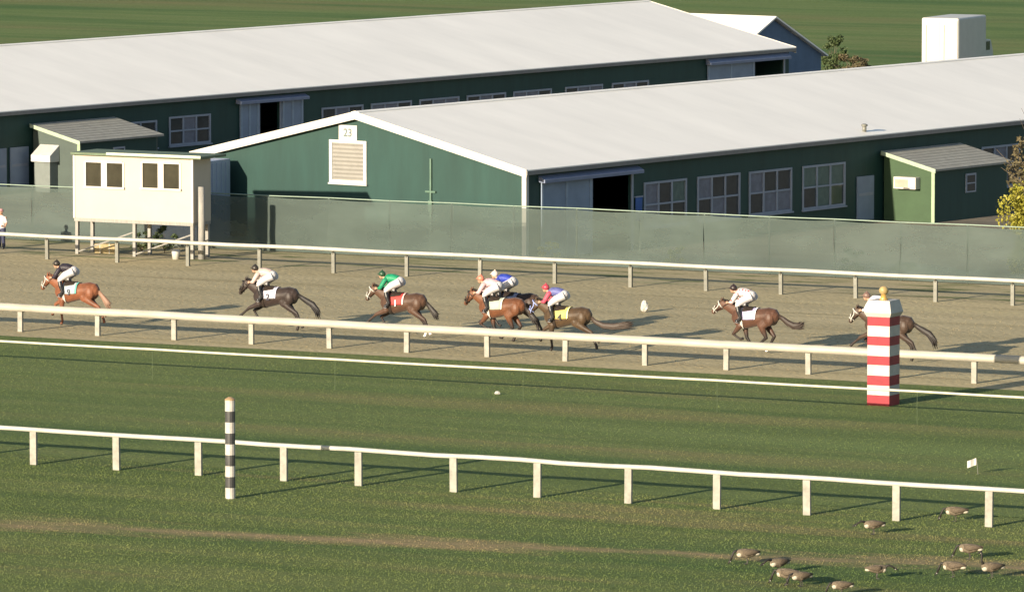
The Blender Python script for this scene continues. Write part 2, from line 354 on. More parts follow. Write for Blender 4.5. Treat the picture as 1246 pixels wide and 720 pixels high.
def barn(label, org, y0, y1, W, eave, ridge, wins, doors, halfdoors=(), name='stable_barn'):
    t = thing(name, label, 'barn', org, TH)
    holes = [(a, b, c, d) for (a, b, c, d, *_) in wins]+[(a, b, 0, d) for (a, b, d) in [q[1] for q in doors]]
    mb = wall_pieces(MB(), y0+.16, y1-.16, eave-.14, holes); mb.build('side_wall', M_green, t)
    MB().box(-W, -W+.15, y0+.16, y1-.16, GB, eave-.14).build('side_wall', M_green, t)
    for ya, yb in ((y0, y0+.15), (y1-.15, y1)):
        m_ = MB(); pr = [(-W, GB), (0, GB), (0, eave-.16), (-W/2, ridge-.16), (-W, eave-.16)]
        m_.add([(a, ya, b) for a, b in pr]+[(a, yb, b) for a, b in pr], [(0, 1, 2, 3, 4), (9, 8, 7, 6, 5)]+[(i, i+5, (i+1) % 5+5, (i+1) % 5) for i in range(5)])
        m_.build('gable_wall', M_green, t)
    sl_ = (ridge-eave)/(W/2); oh = .28; ro = y0-.32, y1+.32
    rf = MB()
    def slab(m_, ya, yb, xa, xb, up, dn):
        za = lambda x: ridge-abs(x+W/2)*sl_
        m_.add([(xa, ya, za(xa)-dn), (xb, ya, za(xb)-dn), (xb, yb, za(xb)-dn), (xa, yb, za(xa)-dn), (xa, ya, za(xa)+up), (xb, ya, za(xb)+up), (xb, yb, za(xb)+up), (xa, yb, za(xa)+up)],
               [(3,2,1,0),(4,5,6,7),(0,1,5,4),(1,2,6,5),(2,3,7,6),(3,0,4,7)])
    slab(rf, *ro, -W-oh, -W/2, 0, .12); slab(rf, *ro, -W/2, oh, 0, .12)
    roof = rf.build('roof', M_roof, t)
    rc = MB(); slab(rc, ro[0]-.02, ro[1]+.02, -W/2-.2, -W/2, .045, -.002); slab(rc, ro[0]-.02, ro[1]+.02, -W/2, -W/2+.2, .045, -.002); rc.build('ridge_cap', M_roof, roof)
    for ya in (ro[0]-.035, ro[1]+.003):
        fm = MB(); slab(fm, ya, ya+.032, -W-oh, -W/2, .03, .33); slab(fm, ya, ya+.032, -W/2, oh, .03, .33); fm.build('rake_board', M_white, t)
    e = MB(); e.box(oh+.002, oh+.03, ro[0], ro[1], eave-.26-oh*sl_*.5, eave-.08-oh*sl_*.5); e.build('eave_board', mat('eave_board', (.20, .19, .18), .6, .1, 2), t)
    MB().box(-.20, .035, y0-.035, y0-.001, GB, eave-.18).build('corner_board', M_white, t)
    MB().box(.002, .035, y0, y0+.16, GB, eave-.18).build('corner_board', M_white, t)
    for (a, b, c, d, st_, cols) in wins: window(t, a, b, c, d, cols, 2, st_)
    for (panels, op, hood) in doors:
        for (a, b, d) in panels:
            p = MB(); p.box(.03, .09, a, b, GB+.08, d); dm = p.build('sliding_door', M_bluedoor, t)
            for q in (a, b-.16, (a+b)/2-.08): MB().box(.091, .115, q, q+.16, GB+.1, d-.01).build('door_rail', mat('door_rail', (.24, .30, .38), .5), dm)
        a, b, d = op
        for q in (a-.141, b+.001): MB().box(-.03, .05, q, q+.14, GB, d).build('door_jamb', M_trim, t)
        h = MB(); h.add([(.02, hood[0], hood[2]), (.02, hood[1], hood[2]), (.38, hood[1], hood[2]-.04), (.38, hood[0], hood[2]-.04), (.02, hood[0], hood[3]), (.02, hood[1], hood[3]), (.38, hood[1], hood[2]+.10), (.38, hood[0], hood[2]+.10)],
                        [(3,2,1,0),(4,5,6,7),(0,1,5,4),(1,2,6,5),(2,3,7,6),(3,0,4,7)]); h.build('door_hood', M_hood, t)
    for (a, b, d) in halfdoors:
        hd = MB().box(.02, .08, a, b, GB+.1, d).build('stall_door', M_bluedoor, t)
        MB().box(.081, .10, a+.1, b-.1, d*.45, d*.45+.14).build('door_rail', M_trim, hd)
    return t
W1 = 18.3
wins = [(8.99, 12.37, .42, 2.47, 'cddcdb', 3), (13.22, 16.68, .42, 2.47, 'dcdcdd', 3), (17.42, 20.96, .42, 2.45, 'dcccdd', 3), (21.85, 25.47, .40, 2.44, 'dbdbbb', 3), (37.5, 41, .4, 2.44, 'dcd', 3), (43, 46.5, .4, 2.44, 'dcd', 3)]
b1 = barn('long green barn with white roof, a square vent and a number sign on its gable', BARN, 0, 64, W1, 3.66, 5.78, wins,
          [([(1.04, 4.85, 2.98)], (4.99, 8.0, 2.91), (.9, 8.5, 2.99, 3.27))], [(26.46, 27.88, 1.67)])
# gable fittings (local x along the gable, measured from the corner)
def gx_local(px, py):   # pixel -> local x, z on the gable plane
    d = ray(px, py); rdir = Vector((math.sin(-TH), math.cos(-TH), 0)); tt = (BARN-CP).dot(rdir)/d.dot(rdir); P = CP+d*tt
    o = Vector((math.cos(-TH), -math.sin(-TH), 0)); return (P-BARN).dot(o), P.z
(xa, za), (xb, zb) = gx_local(402, 221.5), gx_local(447, 172)
fr = MB(); q = .16
fr.box(xa, xa+q, -.09, .0, za, zb); fr.box(xb-q, xb, -.09, 0, za, zb); fr.box(xa+q, xb-q, -.09, 0, za, za+.12); fr.box(xa+q, xb-q, -.09, 0, zb-.12, zb)
vt = fr.build('gable_vent', mat('vent_frame', (.62, .62, .56), .5), b1)
MB().box(xa+q, xb-q, -.04, -.01, za+.12, zb-.12).build('vent_panel', M_vent, vt)
nl = 9
for i in range(nl):
    z = za+.13+(zb-za-.26)*(i+.5)/nl
    M = Matrix.Translation((0, -.045, z)) @ Matrix.Rotation(R(28), 4, 'X'); MB().box(xa+q+.004, xb-q-.004, -.012, .012, -.055, .055, M).build('louvre', M_vent, vt)
MB().box(xa-.04, xb+.04, -.13, -.001, za-.08, za-.004).build('sill', M_white, vt)
(xc, zc), (xd, zd) = gx_local(413, 170), gx_local(435, 153)
sg = MB().box(xc, xd, -.05, -.002, zc, zd).build('number_sign', M_white, b1)
tm = text_mesh('23', .50); o = link('digits', tm, mat('sign_ink', (.10, .13, .13), .6), sg); o.location = ((xc+xd)/2, -.054, (zc+zd)/2-.02); o.rotation_euler = (R(90), 0, 0)
(xe, ze), (_, zf) = gx_local(525, 262), gx_local(525, 193)
pp = MB(); pp.tube([(xe, -.06, GB), (xe, -.06, zf)], .05, 8); pp.box(xe-.28, xe+.28, -.10, -.02, 2.35, 2.43); pp.box(xe-.10, xe+.10, -.12, -.005, 1.5, 2.0)
pp.build('conduit_mast', mat('conduit', (.085, .15, .11), .5), b1)
# small vents on the roof edge
vn = MB(); vn.tube([(-.3, 27.6, 3.7), (-.3, 27.6, 4.0)], .10, 10); vn.ball((-.3, 27.6, 4.02), .16, .16, .08); vn.build('roof_vent', M_galv, b1, smooth=True)

w2 = [(-57.3, -53.9, 1.1, 2.6, 'dcddcd', 3), (-60.9, -58.3, 1.1, 2.5, 'dcd', 2)]
for i, y in enumerate([-44.5, -40.2, -35.9, -31.6, -27.3, -22.4, -17.9]): w2.append((y, y+3.6, .5, 2.4, ['dcd', 'cddc', 'dcc'][i % 3], 3))
b2 = barn('longer green barn with white roof behind the numbered barn', BARN2, -104, 0, 20.4, 3.66, 6.0, w2,
          [([(-51.5, -49.95, 2.95), (-47.95, -46.2, 2.95)], (-49.8, -48.1, 2.95), (-51.8, -46, 3.0, 3.26)), ([(-8.47, -3.75, 2.95)], (-3.6, -.6, 2.95), (-8.6, -.3, 3.0, 3.42))],
          [(-71.6, -70.2, 1.74), (-69.9, -68.5, 1.74)])

# gable ended building behind
A3 = gp(940, 22, 4.7); A3.z = GB
def small_barn(org):
    t = thing('gabled_outbuilding', 'small pale blue outbuilding with white roof beside the longer barn end', 'building', org, TH)
    hw, ev, rd, L = 5.3, 2.8, 5.2, 9.
    blue = mat('siding_blue', (.10, .15, .23), .6, .1, 1.5)
    pr = [(-hw, 0), (hw, 0), (hw, ev), (0, rd-.1), (-hw, ev)]
    for xa in (-.15, -L):
        m_ = MB(); m_.add([(xa, a, b) for a, b in pr]+[(xa+.15, a, b) for a, b in pr], [(0, 1, 2, 3, 4), (9, 8, 7, 6, 5)]+[(i, i+5, (i+1) % 5+5, (i+1) % 5) for i in range(5)]); m_.build('gable_wall', blue, t)
    for s_ in (-1, 1):
        MB().box(-L+.16, -.16, s_*hw-(.15 if s_ > 0 else 0), s_*hw+(.15 if s_ < 0 else 0), 0, ev-.05).build('side_wall', blue, t)
        m_ = MB(); k = (rd-ev)/hw; ys = s_*(hw+.35); zs = ev-.35*k
        m_.add([(-L-.3, 0, rd), (.3, 0, rd), (.3, ys, zs), (-L-.3, ys, zs), (-L-.3, 0, rd+.1), (.3, 0, rd+.1), (.3, ys, zs+.1), (-L-.3, ys, zs+.1)], [(3,2,1,0),(4,5,6,7),(0,1,5,4),(1,2,6,5),(2,3,7,6),(3,0,4,7)])
        m_.build('roof', M_roof, t)
    MB().box(.0, .05, -1.2, 1.2, 0, 2.1).build('door', M_bluedoor, t)
    return t
small_barn(A3)

# lean-to sheds
def shed(label, org, ya, yb, d, zw, zo, m, ac):
    t = thing('lean_to_shed', label, 'shed', org, TH)
    t.location = Vector(org)+Vector((math.sin(-TH)*ya, math.cos(-TH)*ya, 0)); L = yb-ya
    x0 = .13
    for yy in (0, L-.1):
        m_ = MB(); pr = [(x0, GB), (d, GB), (d, zo-.08), (x0, zw-.08)]
        m_.add([(a, yy, b) for a, b in pr]+[(a, yy+.1, b) for a, b in pr], [(0, 1, 2, 3), (7, 6, 5, 4)]+[(i, i+4, (i+1) % 4+4, (i+1) % 4) for i in range(4)]); m_.build('end_wall', m, t)
    fw_ = wall_box = MB().box(d-.1, d, .102, L-.102, GB, zo-.09).build('front_wall', M_green, t)
    k = (zw-zo)/(d-x0); xo = d+.22
    m_ = MB(); m_.add([(x0, -.25, zw-.06), (xo, -.25, zo-.06-.22*k), (xo, L+.25, zo-.06-.22*k), (x0, L+.25, zw-.06), (x0, -.25, zw+.04), (xo, -.25, zo+.04-.22*k), (xo, L+.25, zo+.04-.22*k), (x0, L+.25, zw+.04)], [(3,2,1,0),(4,5,6,7),(0,1,5,4),(1,2,6,5),(2,3,7,6),(3,0,4,7)])
    rf = m_.build('roof', M_shroof, t)
    m_ = MB(); m_.add([(x0, -.285, zw-.14), (xo, -.285, zo-.14-.22*k), (xo, -.252, zo-.14-.22*k), (x0, -.252, zw-.14), (x0, -.285, zw+.05), (xo, -.285, zo+.05-.22*k), (xo, -.252, zo+.05-.22*k), (x0, -.252, zw+.05)], [(3,2,1,0),(4,5,6,7),(0,1,5,4),(1,2,6,5),(2,3,7,6),(3,0,4,7)])
    m_.build('rake_board', mat('rake_pale', (.30, .36, .27), .5), rf)
    for i in range(1, 9):        # shingle courses
        x = x0+(xo-x0)*i/9; z = zw+.04-(x-x0)*k
        MB().box(x-.01, x+.012, -.248, L+.248, z-.01, z+.014).build('shingle_course', M_shroof, rf)
    MB().box(d-.16, d+.02, -.03, -.002, GB, zo-.14).build('corner_board', mat('rake_pale2', (.26, .34, .22), .5), t)
    wf = MB(); ym = L*.42
    wf.box(d+.001, d+.05, ym, ym+.9, .75, 1.65); wn = wf.build('window', M_trim, t)
    for j in range(2): MB().box(d+.051, d+.056, ym+.1, ym+.8, .82+.4*j, 1.16+.4*j).build('pane', M_glass, wn)
    if ac == 'small':
        xm = d*.52
        a_ = MB().box(xm-.62, xm+.62, -.42, -.003, 1.05, 1.62).build('air_conditioner', M_white, t, bevel=.03)
        MB().box(xm-.52, xm+.2, -.426, -.421, 1.13, 1.50).build('grille', mat('grille', (.32, .28, .22), .6), a_)
        MB().box(xm-.05, xm+.3, -.426, -.421, 1.07, 1.12).build('drip_tray', M_dark, a_)
    else:
        xm = d*.38
        a_ = MB(); a_.add([(xm-.62, -.75, 1.02), (xm+.62, -.75, 1.02), (xm+.62, -.003, 1.02), (xm-.62, -.003, 1.02), (xm-.62, -.75, 1.35), (xm+.62, -.75, 1.35), (xm+.62, -.003, 1.86), (xm-.62, -.003, 1.86)], [(3,2,1,0),(4,5,6,7),(0,1,5,4),(1,2,6,5),(2,3,7,6),(3,0,4,7)])
        a_ = a_.build('cooler_unit', mat('cooler_white', (.46, .46, .44), .5), t, bevel=.03)
        MB().box(xm-.5, xm+.5, -.6, -.01, GB+.01, 1.0).build('duct', mat('duct_grey', (.15, .17, .16), .6), a_)
    return t
shed('lean-to shed with grey shingles and a small window cooler on the numbered barn', BARN, 28.66, 35.1, 2.95, 2.74, 2.05, M_shed, 'small')
shed('grey green lean-to shed with a white hooded cooler behind the cream booth', BARN2, -68.2, -62.1, 3.15, 2.82, 2.12, M_shedg, 'big')
# blanket hanging on the barn wall
def on_barn(x, y, z=0): return BARN+Vector((math.cos(TH)*x-math.sin(TH)*y, math.sin(TH)*x+math.cos(TH)*y, z))
bl = thing('horse_blanket', 'small blue blanket hanging on the barn wall beside the dark doorway', 'blanket', on_barn(0, 8.55), TH)
vs = []; fs = []
for i in range(7):
    for j in range(6): vs.append((.06+.05*math.sin(i*1.9)*(j/5)+.02, -.28+.09*i, 1.85-.22*j+.02*math.sin(i))); 
    if i:
        for j in range(5): a = i*6+j; fs.append((a, a+1, a-5, a-6))
mb = MB(); mb.add(vs, fs); o = mb.build('cloth', mat('blanket_blue', (.05, .11, .30), .8), bl, smooth=True); sd = o.modifiers.new('s', 'SOLIDIFY'); sd.thickness = .03
MB().box(0, .09, -.3, .3, 1.84, 1.9).build('hanging_bar', M_trim, bl)

# ------------------------------------------------------------------ cream booth
t = thing('judges_booth', 'cream elevated booth on legs with two sliding windows at the outer rail', 'booth', (HX0, HY0, 0))
WX, WY = HX1-HX0, HY1-HY0; Z0, Z1 = gy(160, 268, HY0).z, gy(160, 191, HY0).z
hq = lambda x, y: (gy(x, y, HY0).x-HX0, gy(x, y, HY0).z)
hw = [(hq(104, 196)[0], hq(150, 196)[0], hq(125, 227)[1], hq(125, 197)[1]), (hq(173, 198)[0], hq(219, 198)[0], hq(196, 229)[1], hq(196, 198)[1])]
mb = MB(); x = 0
for (a, b, c, d) in hw:
    mb.box(x, a, 0, .1, Z0, Z1); mb.box(a, b, 0, .1, Z0, c); mb.box(a, b, 0, .1, d, Z1); x = b
mb.box(x, WX, 0, .1, Z0, Z1); mb.build('front_wall', M_hutw, t)
blue_side = M_hutw
MB().box(0, .1, .102, WY, Z0, Z1).build('side_wall', M_hutw, t); MB().box(WX-.1, WX, .102, WY, Z0, Z1).build('side_wall', M_hutw, t)
MB().box(.102, WX-.102, WY-.1, WY, Z0, Z1).build('back_wall', M_hutw, t); MB().box(.005, WX-.005, .005, WY-.005, Z0-.14, Z0-.003).build('floor_deck', M_wood, t)
for s_ in (-.02, WX-.07): MB().box(s_, s_+.09, -.03, -.002, Z0, Z1).build('corner_trim', M_white, t)
for (a, b, c, d) in hw:
    f_ = MB(); f_.box(a-.06, a+.03, -.035, .06, c, d); f_.box(b-.03, b+.06, -.035, .06, c, d); f_.box(a+.03, b-.03, -.035, .06, d-.04, d+.05); f_.box((a+b)/2-.16, (a+b)/2+.13, -.02, .05, c, d-.04)
    wn = f_.build('window', M_white, t)
    MB().box(a-.08, b+.08, -.10, -.002, c-.09, c-.002).build('sill', M_white, wn)
    MB().box(a+.03, (a+b)/2-.16, .02, .03, c, d-.04).build('pane', M_hutglass, wn); MB().box((a+b)/2+.13, b-.03, .02, .03, c, d-.04).build('pane', M_hutglass, wn)
MB().box(-.05, WX+.5, -.2, WY+.5, Z1+.01, Z1+.13).build('roof', M_hutroof, t, bevel=.02)
MB().box(1.8, WX+.52, -.235, -.202, Z1+.06, Z1+.17).build('roof_edge', mat('roof_edge', (.42, .45, .36), .5), t)
for xx in (.1, WX/2, WX-.1):
    for yy in (.12, WY-.12): MB().box(xx-.07, xx+.07, yy-.07, yy+.07, 0, Z0-.142).build('leg', M_wood, t)
for (xa, xb) in ((.18, WX/2-.08), (WX/2+.08, WX-.18)):
    MB().tube([(xa, .10, .12), (xb, .10, 1.05)], .035, 6).build('brace', M_wood, t)
p = gy(243, 312, HY0-.35)
o = MB().tube([(0, 0, 0), (.01, 0, 1.6), (.0, 0, 3.15)], [.16, .15, .14], 10).build('timber_post', M_wood, smooth=True); o.location = (HX1+.30, HY0+.2, 0)
tag(o, 'weathered grey timber post at the right corner of the cream booth', 'post')

# pale storage container between the net fence and the barn
cq = gy(281, 230, 258.3); CX = cq.x
t = thing('storage_container', 'pale storage container standing between the net fence and the barn behind the booth', 'container', (CX, 255.3, GB), R(0.5))
cz = gy(281, 193, 258.3).z-GB
pale = mat('container_pale', (.34, .40, .52), .55, .08, 1)
MB().box(-2.44, 0, 0, 3.0, .12, cz).build('container_body', pale, t, bevel=.03)
for i in range(7): MB().box(.002, .035, .15+.40*i, .33+.40*i, .2, cz-.12).build('side_rib', pale, t)
for xx in (-2.4, -.2): MB().box(xx, xx+.2, .05, 2.95, 0, .118).build('skid', M_wood, t)

# ------------------------------------------------------------------ striped poles
def zpole(y): return 3.64*(495-y)/129
t = thing('striped_pole', 'square red and white striped marker pole with gold finial', 'marker pole', (-96.04, 207.95, 0))
bd = [386, 397, 410, 421, 434, 445, 458, 470, 482, 495]
for i in range(len(bd)-1):
    m_ = M_red if i % 2 == 0 else M_pw
    MB().box(-.42, .42, -.42, .42, zpole(bd[i+1])+.001, zpole(bd[i])-.001).build('red_band' if i % 2 == 0 else 'white_band', m_, t)
MB().frustum(0, 0, zpole(386), zpole(381), .44, .51).build('cap_base', M_pw, t)
MB().frustum(0, 0, zpole(381)+.001, zpole(366), .51, .41).build('cap', M_pw, t)
MB().tube([(0, 0, 3.6), (0, 0, 3.72), (0, 0, 3.82)], [.2, .11, .09], 12).build('finial_stem', M_gold, t, smooth=True)
MB().ball((0, 0, 3.96), .17, .17, .155).build('finial_ball', mat('finial_cream', (.34, .25, .11), .45, .25, 6), t, smooth=True)
t = thing('striped_pole', 'slim round black and white striped pole in front of the slim white rail', 'marker pole', (-102.6, 174.6, 0))
zz = [3.02*i/9 for i in range(10)]
for i in range(9): MB().tube([(0, 0, zz[i]+.001), (0, 0, zz[i+1]-.001)], .155, 14).build('white_band' if i % 2 == 0 else 'black_band', M_pw if i % 2 == 0 else M_blk, t)
MB().tube([(0, 0, 3.021), (0, 0, 3.06), (0, 0, 3.12)], [.165, .16, .05], 14).build('cap', mat('cap_tan', (.30, .20, .11), .6), t)

# ------------------------------------------------------------------ horses
SC = 1.10
TR = [(-.86, 1.20, .06, .05), (-.80, 1.22, .17, .15), (-.70, 1.26, .27, .22), (-.5, 1.28, .30, .27), (-.25, 1.25, .285, .265), (.05, 1.21, .31, .275), (.35, 1.17, .355, .265), (.55, 1.19, .37, .235), (.74, 1.21, .29, .19), (.88, 1.23, .16, .11)]
def trunk(x):
    xs = [q[0] for q in TR]; return [float(np.interp(x, xs, [q[i] for q in TR])) for i in (1, 2, 3)]
POSES = {
 'reach': dict(lf=[(.62,1.12),(.66,.92),(1.02,.78),(1.30,.56),(1.40,.47)], rf=[(.60,1.12),(.62,.90),(.98,.66),(.80,.40),(.68,.37)],
               lh=[(-.52,1.22),(-.40,.95),(-.86,.66),(-1.05,.30),(-1.10,.16)], rh=[(-.52,1.22),(-.34,.95),(-.70,.56),(-.78,.18),(-.72,.045)]),
 'gather': dict(lf=[(.62,1.12),(.55,.90),(.80,.62),(.52,.46),(.42,.50)], rf=[(.60,1.12),(.50,.88),(.42,.50),(.20,.22),(.14,.12)],
               lh=[(-.52,1.22),(-.28,.93),(-.45,.55),(-.10,.26),(.0,.16)], rh=[(-.52,1.22),(-.30,.95),(-.62,.58),(-.40,.20),(-.32,.045)]),
 'stance': dict(lf=[(.62,1.12),(.56,.90),(.60,.50),(.56,.18),(.62,.045)], rf=[(.60,1.12),(.66,.92),(1.0,.72),(1.10,.42),(1.14,.32)],
               lh=[(-.52,1.22),(-.44,.96),(-.92,.72),(-1.15,.46),(-1.24,.42)], rh=[(-.52,1.22),(-.38,.95),(-.78,.62),(-.98,.26),(-1.0,.14)]),
}
HEADS = {'low': dict(neck=[(.55,1.28,.26,.14),(.78,1.43,.21,.105),(1.02,1.56,.165,.085),(1.20,1.65,.135,.075)], poll=(1.24,1.68), nose=(1.47,1.24)),
         'long': dict(neck=[(.55,1.28,.26,.14),(.80,1.42,.21,.105),(1.08,1.55,.165,.085),(1.30,1.63,.13,.075)], poll=(1.33,1.65), nose=(1.66,1.29))}
def horse_body(pose, head):
    mb = MB(); P = POSES[pose]; H = HEADS[head]
    mb.loft([((x, 0, z), hh, hw_) for (x, z, hh, hw_) in TR], 18)
    mb.loft([((x, 0, z), a, b) for (x, z, a, b) in H['neck']], 14)
    a = Vector((H['poll'][0], 0, H['poll'][1])); b = Vector((H['nose'][0], 0, H['nose'][1])); d = b-a; nn = Vector((d.z, 0, -d.x)).normalized()
    if nn.z < 0: pass
    jaw = Vector((-d.z, 0, d.x)).normalized(); jaw = jaw if jaw.x < 0 else -jaw
    mb.loft([(a-d*.06, .08, .06), (a+d*.06+jaw*.03, .125, .08), (a+d*.27+jaw*.05, .145, .092), (a+d*.50+jaw*.025, .105, .075), (a+d*.75, .080, .060), (a+d*.93, .082, .062), (a+d*1.02, .045, .04)], 12)
    for s_ in (-1, 1):
        mb.ball((.57, s_*.15, 1.13), .13, .10, .25); mb.ball((-.55, s_*.17, 1.20), .21, .12, .25); mb.ball((-.30, s_*.17, 1.05), .12, .08, .16); mb.ball((.72, s_*.09, 1.12), .13, .10, .15)
        e0 = a+Vector((-.02, s_*.05, .05)); mb.loft([(e0, .035, .03), (e0+Vector((-.02, s_*.01, .09)), .032, .022), (e0+Vector((-.045, s_*.015, .17)), .008, .008)], 8)
        f = P['lf' if s_ > 0 else 'rf']; h = P['lh' if s_ > 0 else 'rh']
        yf = [.13, .15, .14, .13, .13]; rr = [(.20, .10), (.125, .085), (.066, .058), (.046, .044), (.055, .055)]
        seq = []
        for i, (x, z) in enumerate(f):
            seq.append(((x, s_*yf[i], z), *rr[i]))
            if i == 1: m = f[2]; seq.append((((x+m[0])/2, s_*.14, (z+m[1])/2), .085, .068))
            if i == 2: m = f[3]; seq.append((((x+m[0])/2, s_*.135, (z+m[1])/2), .042, .038))
        mb.loft(seq, 10)
        yh = [.14, .17, .14, .13, .13]; rr = [(.27, .12), (.17, .105), (.075, .055), (.050, .045), (.058, .055)]
        seq = []
        for i, (x, z) in enumerate(h):
            seq.append(((x, s_*yh[i], z), *rr[i]))
            if i == 1: m = h[2]; seq.append((((x+m[0])/2, s_*.155, (z+m[1])/2), .105, .075))
            if i == 2: m = h[3]; seq.append((((x+m[0])/2, s_*.135, (z+m[1])/2), .047, .040))
        mb.loft(seq, 10)
    return remesh(mb, 'horse_body', .018, 2)
def coat(name, base, points=True, sock=False, dark=(.018, .013, .011)):
    m = bpy.data.materials.new(name); m.use_nodes = True; t = m.node_tree; N = t.nodes; L = t.links; b = N['Principled BSDF']
    b.inputs['Roughness'].default_value = .5; b.inputs['Specular IOR Level'].default_value = .28; b.inputs['Sheen Weight'].default_value = .1
    oc = N.new('ShaderNodeTexCoord').outputs['Object']; nz = N.new('ShaderNodeTexNoise'); nz.inputs['Scale'].default_value = 3.5; nz.inputs['Detail'].default_value = 5; L.new(oc, nz.inputs[0])
    cr = N.new('ShaderNodeValToRGB'); L.new(nz.outputs[0], cr.inputs[0]); e = cr.color_ramp.elements; e[0].position = .3; e[1].position = .72
    e[0].color = (*[c*.7 for c in base], 1); e[1].color = (*[min(1, c*1.25) for c in base], 1); cur = cr.outputs[0]
    sp = N.new('ShaderNodeSeparateXYZ'); L.new(oc, sp.inputs[0])
    def blend(lo, hi, col, src, extra=None):
        nonlocal cur
        mr = N.new('ShaderNodeMapRange'); mr.inputs[1].default_value = lo; mr.inputs[2].default_value = hi; mr.inputs[3].default_value = 1; mr.inputs[4].default_value = 0; L.new(src, mr.inputs[0]); fac = mr.outputs[0]
        if extra:
            m2 = N.new('ShaderNodeMapRange'); m2.inputs[1].default_value = extra[0]; m2.inputs[2].default_value = extra[1]; m2.inputs[3].default_value = 1; m2.inputs[4].default_value = 0; L.new(sp.outputs[0], m2.inputs[0])
            mm = N.new('ShaderNodeMath'); mm.operation = 'MULTIPLY'; L.new(fac, mm.inputs[0]); L.new(m2.outputs[0], mm.inputs[1]); fac = mm.outputs[0]
        mx = N.new('ShaderNodeMix'); mx.data_type = 'RGBA'; L.new(fac, mx.inputs[0]); L.new(cur, mx.inputs[6]); mx.inputs[7].default_value = (*col, 1); cur = mx.outputs[2]
    if points: blend(.55, .85, dark, sp.outputs[2])
    if sock: blend(.30, .36, (.70, .66, .60), sp.outputs[2], (-.25, -.2))
    blend(.05, .08, (.03, .025, .02), sp.outputs[2])
    L.new(cur, b.inputs['Base Color']); return m
def sheet_on_trunk(x0, x1, drop0, drop1, off, nx=8, na=22):
    """cloth over the back: from the spine down both sides to an angle"""
    mb = MB(); vs = []; fs = []
    for i in range(nx+1):
        x = x0+(x1-x0)*i/nx; zc, hh, hw_ = trunk(x)
        for j in range(na+1):
            u = -1+2*j/na; a = u*(drop0+(drop1-drop0)*i/nx)
            lift = off+.006*math.sin(i*1.7+j*.9)
            vs.append((x, (hw_+lift+.012)*math.sin(a), zc+(hh+lift+.01)*math.cos(a)))
            if i and j: k = i*(na+1)+j; fs.append((k, k-1, k-na-2, k-na-1))
    return mb.add(vs, fs)
BODY = {}; PART = {}
def cached(key, fn):
    if key not in PART: PART[key] = fn()
    return PART[key]
def inst(name, key, fn, m, parent):
    me = cached(key, fn).copy(); me.materials.clear(); me.materials.append(m); return link(name, me, m, parent)
def tail_mesh(kind):
    P = {'out': [(-.84,1.30),(-1.0,1.22),(-1.2,1.08),(-1.42,.99),(-1.65,1.02),(-1.80,1.08)], 'flow': [(-.84,1.30),(-1.0,1.20),(-1.22,1.08),(-1.42,.98),(-1.6,.80),(-1.68,.62)],
         'long': [(-.84,1.22),(-1.0,1.08),(-1.3,.96),(-1.7,.95),(-2.1,1.03),(-2.4,1.08)], 'short': [(-.84,1.26),(-.98,1.12),(-1.1,.98),(-1.22,.86),(-1.32,.80)]}[kind]
    n = len(P); rad = [.055, .065, .085, .095, .075, .02][:n-1]+[.02]
    mb = MB(); mb.loft([((x, 0, z), r_*1.25, r_*.7) for (x, z), r_ in zip(P, rad)], 8)
    rr = random.Random(3)
    for k in range(26):
        o = Vector((rr.uniform(-.10, .10), rr.uniform(-.09, .09), rr.uniform(-.20, .12)))
        mb.tube([(x+o.x*i/n, o.y*i/n, z+o.z*i/n) for i, (x, z) in enumerate(P)], [.02]*(n-1)+[.003], 5)
    return mb.mesh('tail', True)
def mane_mesh(head):
    H = HEADS[head]; mb = MB(); rr = random.Random(5); N = H['neck']
    xs = [q[0] for q in N]
    for k in range(26):
        u = k/25; x = .62+(H['poll'][0]-.62)*u; z = float(np.interp(x, xs, [q[1] for q in N])); a = float(np.interp(x, xs, [q[2] for q in N]))
        ct = z+a*.93; px = x-.10*.6*a/.2
        l = rr.uniform(.10, .17); s_ = rr.uniform(.03, .10)
        mb.tube([(px, 0, ct-.03), (px-l*.35, s_*.4, ct+.03), (px-l*.8, s_, ct-.01), (px-l*1.1, s_*1.2, ct-.06)], [.024, .02, .014, .003], 5)
    return mb.mesh('mane', True)
def bridle_mesh(head):
    H = HEADS[head]; a = Vector((H['poll'][0], 0, H['poll'][1])); b = Vector((H['nose'][0], 0, H['nose'][1])); d = b-a
    jaw = Vector((-d.z, 0, d.x)).normalized(); jaw = jaw if jaw.x < 0 else -jaw
    mb = MB()
    def ring(u, ru, rl, tilt=0.):
        c = a+d*u+jaw*(.03 if u < .6 else 0); pts = []
        for j in range(15): th = 2*math.pi*j/14; pts.append(c+jaw*(ru*math.cos(th))+Vector((0, rl*math.sin(th), 0))+d.normalized()*(tilt*math.cos(th)))
        mb.tube(pts, .020, 6)
    ring(.70, .10, .078); ring(.10, .15, .098, .03)
    for s_ in (-1, 1):
        mb.tube([a+d*.08+Vector((0, s_*.10, 0))-jaw*.02, a+d*.3+Vector((0, s_*.108, 0))+jaw*.03, a+d*.70+Vector((0, s_*.082, 0)), a+d*.86+Vector((0, s_*.075, 0))+jaw*.04], .020, 6)
        mb.tube([a+d*.40+Vector((0, s_*.10, 0))-jaw*.08, a+d*.70+Vector((0, s_*.082, 0))-jaw*.03], .015, 6)
    return mb.mesh('bridle', True)
def rein_mesh(head, s_):
    H = HEADS[head]; a = Vector((H['poll'][0], 0, H['poll'][1])); b = Vector((H['nose'][0], 0, H['nose'][1])); q = a+(b-a)*.86
    mb = MB()
    mb.tube([(q.x-.03, s_*.08, q.z), ((q.x+1.02)/2, s_*.15, (q.z+1.66)/2-.02), (1.02, s_*.12, 1.66)], .010, 5)
    return mb.mesh('reins', True)
